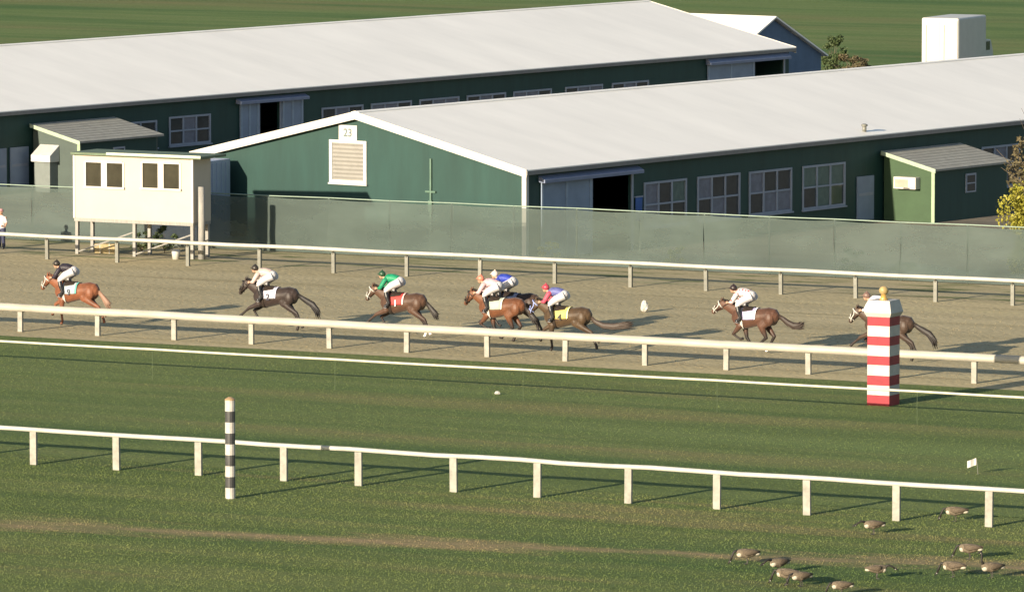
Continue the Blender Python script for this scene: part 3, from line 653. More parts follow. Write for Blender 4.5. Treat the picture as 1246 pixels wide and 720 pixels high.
# jockey -------------------------------------------------------------
def limb(mb, pts, rad, n=10): mb.loft([(p, r_, r_) for p, r_ in zip(pts, rad)], n)
JK = dict(pel=(.18, 0, 1.93), mid=(.40, 0, 2.02), chest=(.62, 0, 2.00), neck=(.77, 0, 2.04), head=(.88, 0, 2.13))
def j_arm(s_): return [(.66, s_*.18, 1.98), (.74, s_*.27, 1.80), (.80, s_*.26, 1.71), (.93, s_*.18, 1.69), (1.01, s_*.12, 1.675)]
def j_leg(s_): return [(.17, s_*.12, 1.93), (.38, s_*.24, 1.80), (.56, s_*.31, 1.64), (.50, s_*.34, 1.42), (.42, s_*.335, 1.20), (.50, s_*.335, 1.12), (.62, s_*.335, 1.09)]
def hand(mb, w, fwd, s_):
    w = Vector(w); f = Vector(fwd)
    mb.ball(w+f*.045, .045, .022, .042)
    for k in range(4):
        o = w+f*.075+Vector((0, -s_*.006, .032-.022*k)); ln = [.030, .036, .033, .026][k]
        mb.tube([o, o+f*ln, o+f*(ln*.9)+Vector((0, -s_*.028, 0)), o+f*.005+Vector((0, -s_*.034, 0))], [.0105, .0105, .010, .009], 6)
    mb.tube([w+f*.02+Vector((0, -s_*.015, .035)), w+f*.055+Vector((0, -s_*.03, .05)), w+f*.085+Vector((0, -s_*.03, .045))], [.013, .012, .010], 6)
def head_geo(mb, c, fwd, s=1.0):
    c = Vector(c); f = Vector(fwd).normalized(); u = Vector((0, 0, 1)); u = (u-f*u.dot(f)).normalized(); l = u.cross(f)
    mb.ball(c, .098*s, .078*s, .115*s, 14, 10); mb.ball(c+f*.03*s-u*.06*s, .065*s, .055*s, .06*s)      # cranium, jaw
    mb.tube([c+f*.085*s+u*.01*s, c+f*.115*s-u*.025*s, c+f*.09*s-u*.035*s], [.012*s, .017*s, .012*s], 6)   # nose
    mb.tube([c+f*.085*s-u*.065*s-l*.025*s, c+f*.095*s-u*.062*s, c+f*.085*s-u*.065*s+l*.025*s], .009*s, 6)  # mouth
    for q in (-1, 1): mb.ball(c+l*q*.08*s-u*.01*s, .022*s, .012*s, .032*s, 8, 6); mb.ball(c+f*.082*s+l*q*.032*s+u*.012*s, .012*s, .014*s, .010*s, 8, 6)
def jockey_body():
    mb = MB(); J = JK
    mb.loft([((.10, 0, 1.90), .08, .10), ((.18, 0, 1.93), .125, .15), ((.38, 0, 2.0), .115, .135), ((.58, 0, 2.0), .125, .16), ((.70, 0, 1.99), .09, .13), ((.76, 0, 2.02), .05, .055), ((.86, 0, 2.10), .05, .05)], 14)
    head_geo(mb, J['head'], (1, 0, -.10))
    for s_ in (-1, 1):
        limb(mb, j_arm(s_), [.065, .052, .045, .038, .028]); hand(mb, j_arm(s_)[-1], (.95, -s_*.25, -.1), s_)
        limb(mb, j_leg(s_), [.115, .10, .066, .06, .042, .042, .03])
    return remesh(mb, 'jockey_body', .0115, 2)
def jockey_silks():
    mb = MB()
    mb.loft([((.17, 0, 1.965), .115, .15), ((.26, 0, 2.0), .15, .175), ((.42, 0, 2.04), .155, .17), ((.60, 0, 2.03), .165, .195), ((.71, 0, 2.01), .12, .15), ((.765, 0, 2.035), .07, .075)], 14)
    return remesh(mb, 'silks', .016, 3)
def jockey_sleeves(s_):
    mb = MB()
    limb(mb, [(.60, s_*.14, 2.02)]+j_arm(s_)[:-1], [.07, .092, .080, .072, .046])
    return remesh(mb, 'sleeves', .016, 3)
def jockey_breeches():
    mb = MB(); mb.loft([((.02, 0, 1.93), .06, .08), ((.08, 0, 1.94), .135, .165), ((.18, 0, 1.96), .155, .185), ((.27, 0, 1.99), .135, .165)], 14)
    for s_ in (-1, 1): limb(mb, [(.12, s_*.10, 1.93)]+j_leg(s_)[1:3]+[(.545, s_*.32, 1.56)], [.150, .135, .092, .082])
    return remesh(mb, 'breeches', .016, 3)
def jockey_boots(s_):
    mb = MB()
    limb(mb, [(.55, s_*.318, 1.585)]+j_leg(s_)[3:], [.082, .078, .058, .058, .042])
    return remesh(mb, 'boots', .014, 2)
def jockey_helmet():
    mb = MB(); c = JK['head']; vs = []; fs = []
    mb.ball((c[0]-.015, 0, c[2]+.045), .128, .112, .115, 16, 10); mb.loft([((c[0]+.06, 0, c[2]+.05), .02, .095), ((c[0]+.15, 0, c[2]+.035), .012, .075), ((c[0]+.18, 0, c[2]+.025), .005, .03)], 10)
    mb.ball((c[0]-.02, 0, c[2]+.17), .03, .03, .03, 8, 6)
    return remesh(mb, 'helmet', .014, 1)
def jockey_goggles():
    mb = MB(); c = JK['head']; pts = []
    for j in range(13): th = -math.pi*.6+math.pi*1.2*j/12; pts.append((c[0]+.098*math.cos(th), .09*math.sin(th), c[2]+.012))
    mb.loft([(p, .022, .010) for p in pts], 8); return mb.mesh('goggles', True)
def irons_mesh(s_):
    mb = MB()
    mb.box(.50, .62, s_*.335-.05, s_*.335+.05, 1.03, 1.05)
    for q in (-.05, .05): mb.tube([(.56, s_*.335+q, 1.04), (.55, s_*.335+q*.8, 1.12), (.52, s_*.325, 1.19)], .009, 6)
    mb.tube([(.52, s_*.325, 1.19), (.44, s_*.29, 1.42)], .010, 5)
    return mb.mesh('stirrups', True)
def mcol(name, c, rough=.6, **k): return mat(name, c, rough, k.pop('var', .10), k.pop('scale', 6), **k)
def dots_mat(name, a, b):
    m = bpy.data.materials.new(name); m.use_nodes = True; t = m.node_tree; N = t.nodes; L = t.links; p = N['Principled BSDF']; p.inputs['Roughness'].default_value = .55
    v = N.new('ShaderNodeTexVoronoi'); v.inputs['Scale'].default_value = 9; v.inputs['Randomness'].default_value = .25; L.new(N.new('ShaderNodeTexCoord').outputs['Object'], v.inputs[0])
    mr = N.new('ShaderNodeMath'); mr.operation = 'LESS_THAN'; mr.inputs[1].default_value = .30; L.new(v.outputs['Distance'], mr.inputs[0])
    mx = N.new('ShaderNodeMix'); mx.data_type = 'RGBA'; L.new(mr.outputs[0], mx.inputs[0]); mx.inputs[6].default_value = (*a, 1); mx.inputs[7].default_value = (*b, 1); L.new(mx.outputs[2], p.inputs['Base Color']); return m
M_boot = mcol('boot_black', (.02, .02, .022), .35); M_leather = mcol('leather_dark', (.03, .022, .018), .45); M_skin = mcol('skin', (.42, .24, .16), .5)
M_breech = mcol('breeches_white', (.46, .44, .45), .6); M_strapw = mcol('strap_white', (.46, .44, .40), .5); M_iron = mcol('iron', (.35, .35, .36), .35, metallic=.6)
M_gog = mcol('goggle', (.05, .05, .06), .2)
HORSES = [
 dict(px=(95, 397), pose='stance', head='low', tail='short', coat=('coat_chestnut', (.165, .058, .026), False, False), mane=(.13, .055, .03), tailc=(.22, .13, .09), bridle='w', cloth=(.38, .42, .43), edge=(.10, .33, .30), num='9', ink=(.05, .06, .08),
      silk=(.022, .018, .026), sleeve=(.025, .020, .030), helm=(.03, .025, .02), hl='chestnut racehorse with pale nose straps running ahead of all the others', jl='jockey in black silks and white breeches on the leading chestnut horse'),
 dict(px=(337, 403), pose='reach', head='low', tail='flow', coat=('coat_black', (.030, .020, .017), True, False), mane=(.012, .01, .01), tailc=(.014, .012, .012), bridle='d', cloth=(.42, .40, .46), edge=(.5, .48, .6), num='2', ink=(.04, .04, .06),
      silk=(.46, .345, .31), sleeve=(.46, .35, .32), helm=(.03, .025, .02), hl='near black racehorse with white saddle cloth running second behind the chestnut', jl='crouched jockey in pale pinkish silks and dark cap on the near black horse'),
 dict(px=(492, 411), pose='reach', head='low', tail='short', coat=('coat_brown', (.070, .036, .022), True, True), mane=(.02, .014, .01), tailc=(.02, .016, .014), bridle='w', cloth=(.36, .05, .045), edge=(.70, .45, .42), num='1', ink=(.8, .78, .74),
      silk=(.012, .22, .105), sleeve=(.012, .20, .10), helm=(.02, .06, .03), hl='dark brown racehorse with red saddle cloth and white hind socks', jl='jockey in bright green silks on the horse with the red saddle cloth'),
 dict(px=(612, 417), pose='gather', head='low', tail='short', coat=('coat_bay', (.120, .046, .020), True, False), mane=(.02, .014, .01), tailc=(.02, .016, .014), bridle='d', cloth=(.34, .38, .30), edge=(.6, .6, .5), num='', ink=(.1, .1, .1),
      silk=(.48, .32, .34), sleeve=(.48, .33, .34), helm=(.55, .18, .12), hl='reddish bay racehorse with pale green saddle cloth, near one of a pair side by side', jl='jockey in pale pink silks and reddish cap beside the blue clad jockey'),
 dict(px=(629, 411), pose='reach', head='low', tail='short', coat=('coat_darkbay', (.045, .026, .018), True, False), mane=(.015, .012, .01), tailc=(.015, .012, .012), bridle='d', cloth=(.25, .27, .36), edge=(.2, .2, .3), num='', ink=(.8, .8, .8),
      silk=(.025, .045, .30), sleeve=(.03, .05, .30), helm=(.62, .50, .42), hl='dark bay racehorse mostly hidden behind the reddish bay', jl='jockey in royal blue silks and white breeches behind the pale pink silks'),
 dict(px=(692, 429), pose='stance', head='low', tail='long', coat=('coat_seal', (.060, .036, .018), True, False), mane=(.015, .012, .01), tailc=(.05, .036, .028), bridle='b', cloth=(.46, .39, .12), edge=(.75, .70, .36), num='4', ink=(.03, .03, .03),
      silk=(.10, .11, .28), sleeve=(.46, .07, .11), helm=(.36, .05, .07), hl='dark brown racehorse with yellow saddle cloth and long tail streaming straight out', jl='jockey with dark blue silks, crimson sleeves and crimson cap above the yellow saddle cloth'),
 dict(px=(920, 430), pose='gather', head='long', tail='out', coat=('coat_bay2', (.078, .036, .022), True, True), mane=(.018, .013, .01), tailc=(.03, .02, .016), bridle='w', cloth=(.36, .33, .48), edge=(.75, .72, .78), num='', ink=(.1, .1, .1),
      silk='dots', sleeve='dots', helm=(.03, .02, .02), hl='bay racehorse with lavender saddle cloth and white bridle running alone', jl='jockey in white silks with red spots and dark cap on the lone bay horse'),
 dict(px=(1083, 440), pose='reach', head='low', tail='flow', coat=('coat_dark2', (.050, .030, .020), True, False), mane=(.015, .012, .01), tailc=(.02, .016, .014), bridle='w', cloth=(.13, .05, .16), edge=(.2, .1, .2), num='', ink=(.1, .1, .1),
      silk=(.62, .60, .60), sleeve=(.62, .60, .60), helm=(.16, .10, .08), hl='dark racehorse with white bridle passing behind the red striped pole', jl='jockey in white silks on the horse behind the red striped pole'),
]
dots = dots_mat('silk_dots', (.48, .43, .43), (.42, .04, .05))
for hi, H in enumerate(HORSES):
    p = gp(*H['px'])
    rz = math.pi+R(random.uniform(-1.5, 1.5))
    hs = thing('racehorse', H['hl'], 'horse', (p.x, p.y, .012), rz, 'racehorses galloping on the dirt track', SC)
    cm = coat(*H['coat'])
    body = inst('body', ('b', H['pose'], H['head']), lambda: horse_body(H['pose'], H['head']), cm, hs)
    inst('tail', ('t', H['tail']), lambda: tail_mesh(H['tail']), mcol('tail%d' % hi, H['tailc'], .55), hs)
    inst('mane', ('m', H['head']), lambda: mane_mesh(H['head']), mcol('mane%d' % hi, H['mane'], .55), hs)
    inst('bridle', ('br', H['head']), lambda: bridle_mesh(H['head']), {'w': M_strapw, 'd': M_leather, 'b': mcol('strap_blue', (.25, .30, .55), .5)}[H['bridle']], hs)
    for s_ in (-1, 1): inst('rein', ('re', H['head'], s_), lambda: rein_mesh(H['head'], s_), M_leather, hs)
    cl = inst('saddle_cloth', 'cloth', lambda: sheet_on_trunk(-.04, .46, 1.75, 1.62, .018).mesh('saddle_cloth', True), mcol('cloth%d' % hi, H['cloth'], .7), hs)
    s2 = cl.modifiers.new('s', 'SOLIDIFY'); s2.thickness = .012
    inst('cloth_edge', 'edge', lambda: sheet_on_trunk(-.10, -.043, 1.70, 1.75, .020, 2).mesh('cloth_edge', True), mcol('edge%d' % hi, H['edge'], .7), cl)
    inst('saddle', 'saddle', lambda: sheet_on_trunk(.05, .42, .75, .95, .045).mesh('saddle', True), M_leather, hs)
    inst('girth', 'girth', lambda: sheet_on_trunk(.40, .50, 3.14, 3.14, .012, 2, 40).mesh('girth', True), M_leather if hi % 3 else M_strapw, hs)
    for s_ in (-1, 1): inst('stirrup', ('irons', s_), lambda: irons_mesh(s_), M_iron, hs)
    a = HEADS[H['head']]; ey = Vector((a['poll'][0], 0, a['poll'][1])).lerp(Vector((a['nose'][0], 0, a['nose'][1])), .27)
    for s_ in (-1, 1): e_ = inst('eye', ('eye'), lambda: MB().ball((0, 0, 0), .022, .012, .02, 8, 6).mesh('eye', True), M_dark, hs); e_.location = (ey.x+.02, s_*.088, ey.z+.02)
    if H['num']:
        for s_ in (1, -1):
            tm = text_mesh(H['num'], .30)
            for v in tm.vertices:
                lx, lz = v.co.x, v.co.y; x = .20-s_*lx; zc, hh, hw_ = trunk(x); z = 1.20+lz
                c_ = max(-1, min(1, (z-zc)/(hh+.03))); v.co = (x, s_*((hw_+.058)*math.sqrt(1-c_*c_)), z)
            tm.validate(); link('cloth_number', tm, mcol('ink%d' % hi, H['ink'], .6), cl)
    jk = thing('jockey', H['jl'], 'person', (p.x, p.y, .012), rz, 'jockeys riding the racehorses', SC)
    inst('body', 'jb', jockey_body, M_skin, jk)
    sm_ = dots if H['silk'] == 'dots' else mcol('silk%d' % hi, H['silk'], .5, bump=.8, bscale=16)
    inst('silks', 'js', jockey_silks, sm_, jk); slv = dots if H['sleeve'] == 'dots' else mcol('sleeve%d' % hi, H['sleeve'], .5)
    inst('breeches', 'jp', jockey_breeches, M_breech, jk); 
    for s_ in (-1, 1): inst('sleeve', ('jl', s_), lambda: jockey_sleeves(s_), slv, jk); inst('boot', ('jo', s_), lambda: jockey_boots(s_), M_boot, jk)
    hm = inst('helmet', 'jh', jockey_helmet, mcol('helm%d' % hi, H['helm'], .4), jk); inst('goggles', 'jg', jockey_goggles, M_gog, hm)

# ------------------------------------------------------------------ bystander at the outer rail
p = gp(2, 303); t = thing('person', 'bystander in a white top and dark trousers standing at the outer rail', 'person', (p.x, p.y, .012), R(-90))
mb = MB()
mb.loft([((0, 0, .86), .10, .15), ((0, 0, 1.0), .11, .165), ((.01, 0, 1.2), .11, .155), ((.01, 0, 1.38), .11, .185), ((0, 0, 1.46), .07, .12), ((.0, 0, 1.50), .05, .055), ((.02, 0, 1.58), .05, .05)], 14)
head_geo(mb, (.03, 0, 1.63), (1, 0, -.05))
AR = lambda s_: [(0, s_*.20, 1.42), (-.02, s_*.25, 1.15), (.10, s_*.24, .98), (.20, s_*.20, 1.02)]
LG = lambda s_: [(0, s_*.09, .92), (.02, s_*.10, .5), (-.01, s_*.11, .10), (.06, s_*.12, .045), (.16, s_*.13, .035)]
for s_ in (-1, 1): limb(mb, AR(s_), [.06, .045, .038, .028]); hand(mb, AR(s_)[-1], (1, 0, 0), s_); limb(mb, LG(s_), [.10, .065, .042, .045, .03])
link('body', remesh(mb, 'person_body', .013, 2), M_skin, t)
mb = MB(); mb.loft([((0, 0, .88), .125, .18), ((0, 0, 1.05), .135, .185), ((.01, 0, 1.38), .135, .205), ((0, 0, 1.47), .085, .13)], 14)
for s_ in (-1, 1): limb(mb, [(0, s_*.16, 1.42)]+AR(s_)[1:2], [.085, .07])
link('shirt', remesh(mb, 'shirt', .018, 3), M_breech, t)
mb = MB(); mb.loft([((0, 0, .80), .12, .17), ((0, 0, .93), .125, .175)], 14)
for s_ in (-1, 1): limb(mb, LG(s_)[:3], [.125, .09, .075])
link('trousers', remesh(mb, 'trousers', .018, 3), mcol('navy', (.03, .035, .07), .7), t)
mb = MB(); mb.ball((.01, 0, 1.68), .115, .10, .095); mb.loft([((.08, 0, 1.68), .02, .08), ((.19, 0, 1.66), .008, .05)], 8); link('cap', remesh(mb, 'cap', .014, 1), mcol('cap_pink', (.42, .22, .22), .7), t)
for s_ in (-1, 1):
    mb = MB(); limb(mb, LG(s_)[2:], [.055, .058, .045]); link('shoe', remesh(mb, 'shoe', .014, 1), M_boot, t)

# ------------------------------------------------------------------ geese
def goose(kind):
    t = bpy.data.objects.new('goose', None); COL.objects.link(t); t.empty_display_size = .1
    b = MB(); b.loft([((-.42, 0, .37), .015, .03), ((-.34, 0, .37), .05, .07), ((-.18, 0, .35), .12, .125), ((.02, 0, .33), .155, .15), ((.18, 0, .35), .14, .13), ((.28, 0, .39), .09, .08), ((.32, 0, .42), .05, .05)], 12)
    gb = MATS.get('goose') or mcol('goose', (.135, .108, .075), .85, scale=16, var=.45, bump=.5, bscale=30)
    link('body', remesh(b, 'goose_body', .018, 2), gb, t)
    MB().ball((.22, 0, .31), .11, .115, .10).build('breast', mcol('goose_breast', (.40, .36, .29), .8), t, smooth=True)
    MB().ball((-.30, 0, .315), .12, .075, .055).build('rump', mcol('goose_breast', (.40, .36, .29), .8), t, smooth=True)
    nk = {'graze': [(.28, .41), (.40, .40), (.47, .26), (.52, .12)], 'up': [(.27, .40), (.34, .55), (.33, .70), (.36, .80)], 'low': [(.28, .41), (.42, .46), (.54, .40), (.62, .34)]}[kind]
    n = MB(); n.loft([((x, 0, z), r_, r_) for (x, z), r_ in zip(nk, [.05, .036, .032, .034])], 10)
    hx, hz = nk[-1]; dx, dz = {'graze': (.05, -.06), 'up': (.08, -.01), 'low': (.08, -.03)}[kind]
    n.loft([((hx-dx*.3, 0, hz-dz*.3+.01), .035, .03), ((hx+dx*.5, 0, hz+dz*.5), .04, .034), ((hx+dx, 0, hz+dz), .022, .02), ((hx+dx*1.8, 0, hz+dz*1.8), .009, .014)], 10)
    nn = n.build('neck', mcol('goose_black', (.02, .018, .016), .6), t, smooth=True)
    MB().ball((hx+dx*.2, 0, hz+dz*.2-.015), .022, .037, .026, 8, 6).build('cheek_patch', M_strapw, nn, smooth=True)
    for s_ in (-1, 1):
        l = MB(); l.tube([(.02, s_*.06, .22), (-.01, s_*.06, .10), (.0, s_*.06, .015)], [.02, .011, .010], 6)
        l.add([(-.02, s_*.06, .002), (.10, s_*.06-.045, .002), (.12, s_*.06, .002), (.10, s_*.06+.045, .002), (0, s_*.06, .02)], [(0, 1, 4), (1, 2, 4), (2, 3, 4), (3, 0, 4), (0, 3, 2, 1)])
        l.build('leg', mcol('goose_leg', (.05, .045, .04), .6), t)
        wg = MB(); wg.loft([((.16, s_*.115, .38), .06, .02), ((.0, s_*.145, .37), .10, .02), ((-.22, s_*.11, .38), .06, .018), ((-.42, s_*.05, .39), .015, .01)], 8); wg.build('wing', mcol('goose_wing', (.085, .065, .045), .85, var=.5, scale=22, stretch=(3, 1, 1)), t, smooth=True)
    return t
proto = {k: goose(k) for k in ('graze', 'up', 'low')}; used = set()
GG = [((909, 686), 'graze', 175), ((1063, 650), 'low', 185), ((1163, 634), 'graze', 178), ((1180, 680), 'graze', 170), ((975, 713), 'graze', 190), ((958, 711), 'graze', 160), ((1024, 724), 'graze', 180),
      ((1067, 704), 'low', 20), ((1207, 703), 'up', 185), ((1160, 702), 'graze', 165), ((948, 697), 'low', 200)]
GX = {(1163, 634): 'brown goose grazing right under the slim white rail between two posts', (1063, 650): 'brown goose with outstretched neck standing just in front of a slim white rail post', (1067, 704): 'brown goose walking the opposite way to the rest of the flock', (948, 697): 'brown goose stretching its neck forward beside the pair of close grazing geese', (909, 686): 'brown goose grazing alone, straggling farthest from the flag and rail'}
GL = {'up': 'brown goose standing upright with its head raised on the infield grass', 'graze': 'brown goose grazing with its head down on the infield grass', 'low': 'brown goose with neck stretched forward on the infield grass'}
for (q, k, a) in GG:
    o = proto[k] if k not in used else copy_tree(proto[k]); used.add(k)
    p = gp(*q); o.location = (p.x, p.y, .006); o.rotation_euler = (0, 0, R(a+28+random.uniform(-15, 15))); s_ = random.uniform(.80, .95); o.scale = (s_,)*3
    tag(o, GX.get(q, GL[k]), 'goose', 'geese feeding on the infield grass')

# ------------------------------------------------------------------ small litter and flag
def crumple(name, label, cat, loc, s, m, tall=1.0):
    mb = MB(); mb.ball((0, 0, s*tall), s, s*.8, s*tall, 12, 8); rr = random.Random(name)
    mb.v = [(x*(1+rr.uniform(-.25, .25))*(1.15-.5*z/(2*s*tall)), y*(1+rr.uniform(-.25, .25)), max(0, z*(1+rr.uniform(-.15, .15)))) for x, y, z in mb.v]
    o = mb.build(name, m); o.location = loc; return tag(o, label, cat)
p = gp(784, 380); crumple('paper_bag', 'crumpled white bag lying on the dirt track beyond the streaming tail', 'bag', (p.x, p.y, .008), .17, M_strapw, 1.3)
p = gp(605, 480); crumple('paper_cup', 'small white scrap lying on the turf', 'litter', (p.x, p.y, .004), .11, M_strapw, .55)
p = gp(1190, 577); t = thing('marker_flag', 'small white marker flag on a thin wire in the turf', 'flag', (p.x, p.y, .004), R(28))
MB().tube([(0, 0, 0), (-.02, 0, .25), (-.06, 0, .52)], .010, 6).build('wire', M_galv, t)
vs = [(-.06-.28*i/5, .02*math.sin(i*1.4), .52-.02*i-.22*j) for i in range(6) for j in range(2)]; mb = MB(); mb.add(vs, [(2*i, 2*i+1, 2*i+3, 2*i+2) for i in range(5)])
fo = mb.build('flag_cloth', M_strapw, t); sd = fo.modifiers.new('s', 'SOLIDIFY'); sd.thickness = .008

# ------------------------------------------------------------------ plants
def leaves(cloud, n, size, m, name, parent, seed=1, up=.3):
    """cloud: list of (centre, radii, weight) clumps; n leaf quads scattered on and in them"""
    rg = np.random.default_rng(seed); w_ = np.array([c[2] for c in cloud], float); idx = rg.choice(len(cloud), n, p=w_/w_.sum())
    C_ = np.array([c[0] for c in cloud], float)[idx]; Rr = np.array([c[1] for c in cloud], float)[idx]
    d = rg.normal(size=(n, 3)); d /= np.linalg.norm(d, axis=1)[:, None]; P = C_+d*Rr*(rg.uniform(.15, 1, (n, 1))**.5)
    a = rg.normal(size=(n, 3)); a /= np.linalg.norm(a, axis=1)[:, None]; b = np.cross(a, rg.normal(size=(n, 3))); b /= np.linalg.norm(b, axis=1)[:, None]
    sz = size*rg.uniform(.6, 1.4, (n, 1)); a *= sz; b *= sz*.55
    V = np.stack([P-a, P+b, P+a, P-b], 1).reshape(-1, 3)
    me = bpy.data.meshes.new(name); me.from_pydata(V.tolist(), [], (np.arange(n*4).reshape(-1, 4)).tolist()); return link(name, me, m, parent)
def plant(name, label, cat, loc, h, spread, m, n, leaf, seed, trunk_h=.35, group=None, clumps=14, trunk_r=.06, bare=0):
    rr = random.Random(seed); t = thing(name, label, cat, loc, 0, group)
    mb = MB(); tips = []
    mb.tube([(0, 0, -.02), (rr.uniform(-.05, .05), 0, h*trunk_h*.5), (rr.uniform(-.1, .1), rr.uniform(-.1, .1), h*trunk_h)], [trunk_r*1.3, trunk_r, trunk_r*.8], 8)
    for k in range(clumps):
        a = k*2.4+rr.uniform(-.4, .4); hh = h*rr.uniform(trunk_h+.05, .93); rad = spread*rr.uniform(.3, .95)*(1-.45*abs(hh/h-.55))
        tip = Vector((rad*math.cos(a), rad*math.sin(a), hh)); q0 = Vector((0, 0, h*trunk_h*rr.uniform(.55, 1)))
        mb.tube([q0, q0.lerp(tip, .5)+Vector((rr.uniform(-.1, .1)*spread, rr.uniform(-.1, .1)*spread, .04*h)), tip], [trunk_r*.55, trunk_r*.35, trunk_r*.12], 6); tips.append(tip)
        for _ in range(bare):
            e = tip+Vector((rr.uniform(-.4, .4)*spread, rr.uniform(-.4, .4)*spread, rr.uniform(-.05, .18)*h)); mb.tube([q0.lerp(tip, .6), e], [trunk_r*.22, trunk_r*.05], 5)
    mb.build('trunk', M_bark, t, smooth=True)
    cl = [(tuple(q), (spread*rr.uniform(.22, .42), spread*rr.uniform(.22, .42), h*rr.uniform(.07, .15)), rr.uniform(.5, 1.5)) for q in tips]
    leaves(cl, n, leaf, m, 'crown', t, seed); return t
p = gy(1262, 300, 255.0); plant('autumn_tree', 'bare brown tree with sparse leaves behind the net fence by the lean-to shed', 'tree', (p.x+.9, 257.5, GB), 7.9, 3.3, M_leafb, 9500, .085, 5, trunk_h=.25, clumps=44, trunk_r=.13, bare=4)
plant('yellow_shrub', 'yellow green shrub beneath the bare brown tree', 'shrub', (gy(1251, 300, 253.2).x, 253.2, -.14), 5.1, 1.15, M_leafy, 9000, .07, 9, trunk_h=.12, clumps=22, trunk_r=.05)
for i, (x, y, h) in enumerate([(820, 322, 1.1), (1036, 336, 1.2), (668, 317, .9), (1100, 340, .8), (200, 300, 1.3), (172, 299, 1.0)]):
    Y = 251.9 if x > 300 else 248.6
    q = gy(x, y, Y); plant('weed_clump', ['scruffy weed growing behind the long net fence', 'leafy weed growing beneath the cream booth'][x < 300], 'weed', (q.x, Y, .012), h, .55, [M_leafy, M_leafg][i % 2 if x > 300 else 1], 700, .05, 20+i, trunk_h=.1, clumps=10, trunk_r=.02, group='weeds behind the net fence' if x > 300 else 'weeds beneath the booth')
for i, (x, y, h, sp) in enumerate([(1013, 78, 1.7, .9), (1022, 84, 1.0, 1.1), (1038, 86, .9, 1.2)]):
    q = gp(x, y+8, GB)
    plant('scrub_bush', ['dark upright bush beside the pale blue outbuilding', 'low green scrub beside the pale blue outbuilding', 'low brown scrub between the outbuilding and the white truck'][i], 'bush', (q.x, q.y, GB), h+.6, sp, [M_leafg, M_leafg, M_leafb][i], 1500, .09, 40+i, trunk_h=.15, clumps=14, trunk_r=.04)

# buckets and gear beneath the booth
q = gy(214, 306, 245.9)
t = thing('feed_bucket', 'white bucket standing in front of the cream booth legs', 'bucket', (q.x, 245.9, .012))
MB().tube([(0, 0, 0), (0, 0, .28), (0, 0, .42)], [.15, .18, .19], 14).build('bucket_body', M_strapw, t, smooth=True)
MB().tube([(-.19, 0, .40), (-.12, .02, .56), (0, .03, .62), (.12, .02, .56), (.19, 0, .40)], .010, 6).build('handle', M_galv, t)
for i, x in enumerate([130]):
    q = gy(x, 306, 247.2); t = thing('hay_bale', 'straw bale lying beneath the cream booth', 'bale', (q.x, 247.2, .012), R(8))
    MB().box(-.5, .5, -.24, .24, 0, .42).build('straw', mat('straw', (.30, .24, .13), .9, .25, 9, bump=.6, bscale=40), t, bevel=.04)
    for xx in (-.22, .22): MB().box(xx-.012, xx+.012, -.247, .247, -.0, .427).build('twine', M_strapw, t)

# ------------------------------------------------------------------ box truck and dark car far behind
q = gp(1166, 96, GB); t = thing('box_truck', 'white box truck parked on the far grass behind the numbered barn', 'truck', (q.x, q.y, GB), R(3))
MB().box(-2.55, 0, 0, 5.0, .9, 3.85).build('cargo_box', M_white, t, bevel=.12)
for xx in (-2.5, -1.27): 
    d = MB().box(xx+.06, xx+1.2, -.03, -.002, 1.0, 3.68).build('rear_door', M_white, t); MB().tube([(xx+.3, -.05, 1.05), (xx+.3, -.05, 3.4)], .02, 6).build('lock_rod', M_galv, d)
MB().box(-2.45, -.1, .05, 6.4, .55, .88).build('chassis', M_dark, t); MB().box(-2.5, -.05, -.12, .04, .55, .72).build('bumper', M_galv, t)
cb = MB(); pr = [(5.05, .9), (6.6, .9), (6.65, 1.4), (6.2, 2.2), (5.05, 2.3)]
cb.add([(-2.4, a, b) for a, b in pr]+[(-.15, a, b) for a, b in pr], [(0, 1, 2, 3, 4), (9, 8, 7, 6, 5)]+[(i, i+5, (i+1) % 5+5, (i+1) % 5) for i in range(5)]); cab = cb.build('cab', M_white, t, bevel=.06)
MB().box(-.148, -.14, 5.3, 6.0, 1.55, 2.1).build('side_window', M_glass, cab)
for (xx, yy) in ((-2.2, 1.2), (-.35, 1.2), (-2.2, 5.8), (-.35, 5.8)):
    wm = MB().loft([((xx-.14, yy, .48), .46, .46), ((xx-.12, yy, .48), .48, .48), ((xx+.12, yy, .48), .48, .48), ((xx+.14, yy, .48), .46, .46)], 20).build('wheel', M_dark, t)
    MB().loft([((xx-.15, yy, .48), .24, .24), ((xx+.15, yy, .48), .24, .24)], 14).build('rim', M_galv, wm)
q = gp(1240, 72, GB); t = thing('parked_car', 'dark parked car on the far grass near the white box truck', 'car', (q.x+1.6, q.y+1.5, GB), R(-62))
paint = mcol('car_dark', (.025, .027, .03), .25)
cb = MB(); prof = [(-2.2, .35), (2.2, .35), (2.25, .75), (1.3, .95), (.6, 1.42), (-1.2, 1.45), (-1.9, 1.0), (-2.25, .9)]; n = len(prof)
cb.add([(a, -.85 if b < 1 else -.70, b) for a, b in prof]+[(a, .85 if b < 1 else .70, b) for a, b in prof], [tuple(range(n)), tuple(range(2*n-1, n-1, -1))]+[(i, i+n, (i+1) % n+n, (i+1) % n) for i in range(n)]); cb.build('car_body', paint, t, bevel=.06)
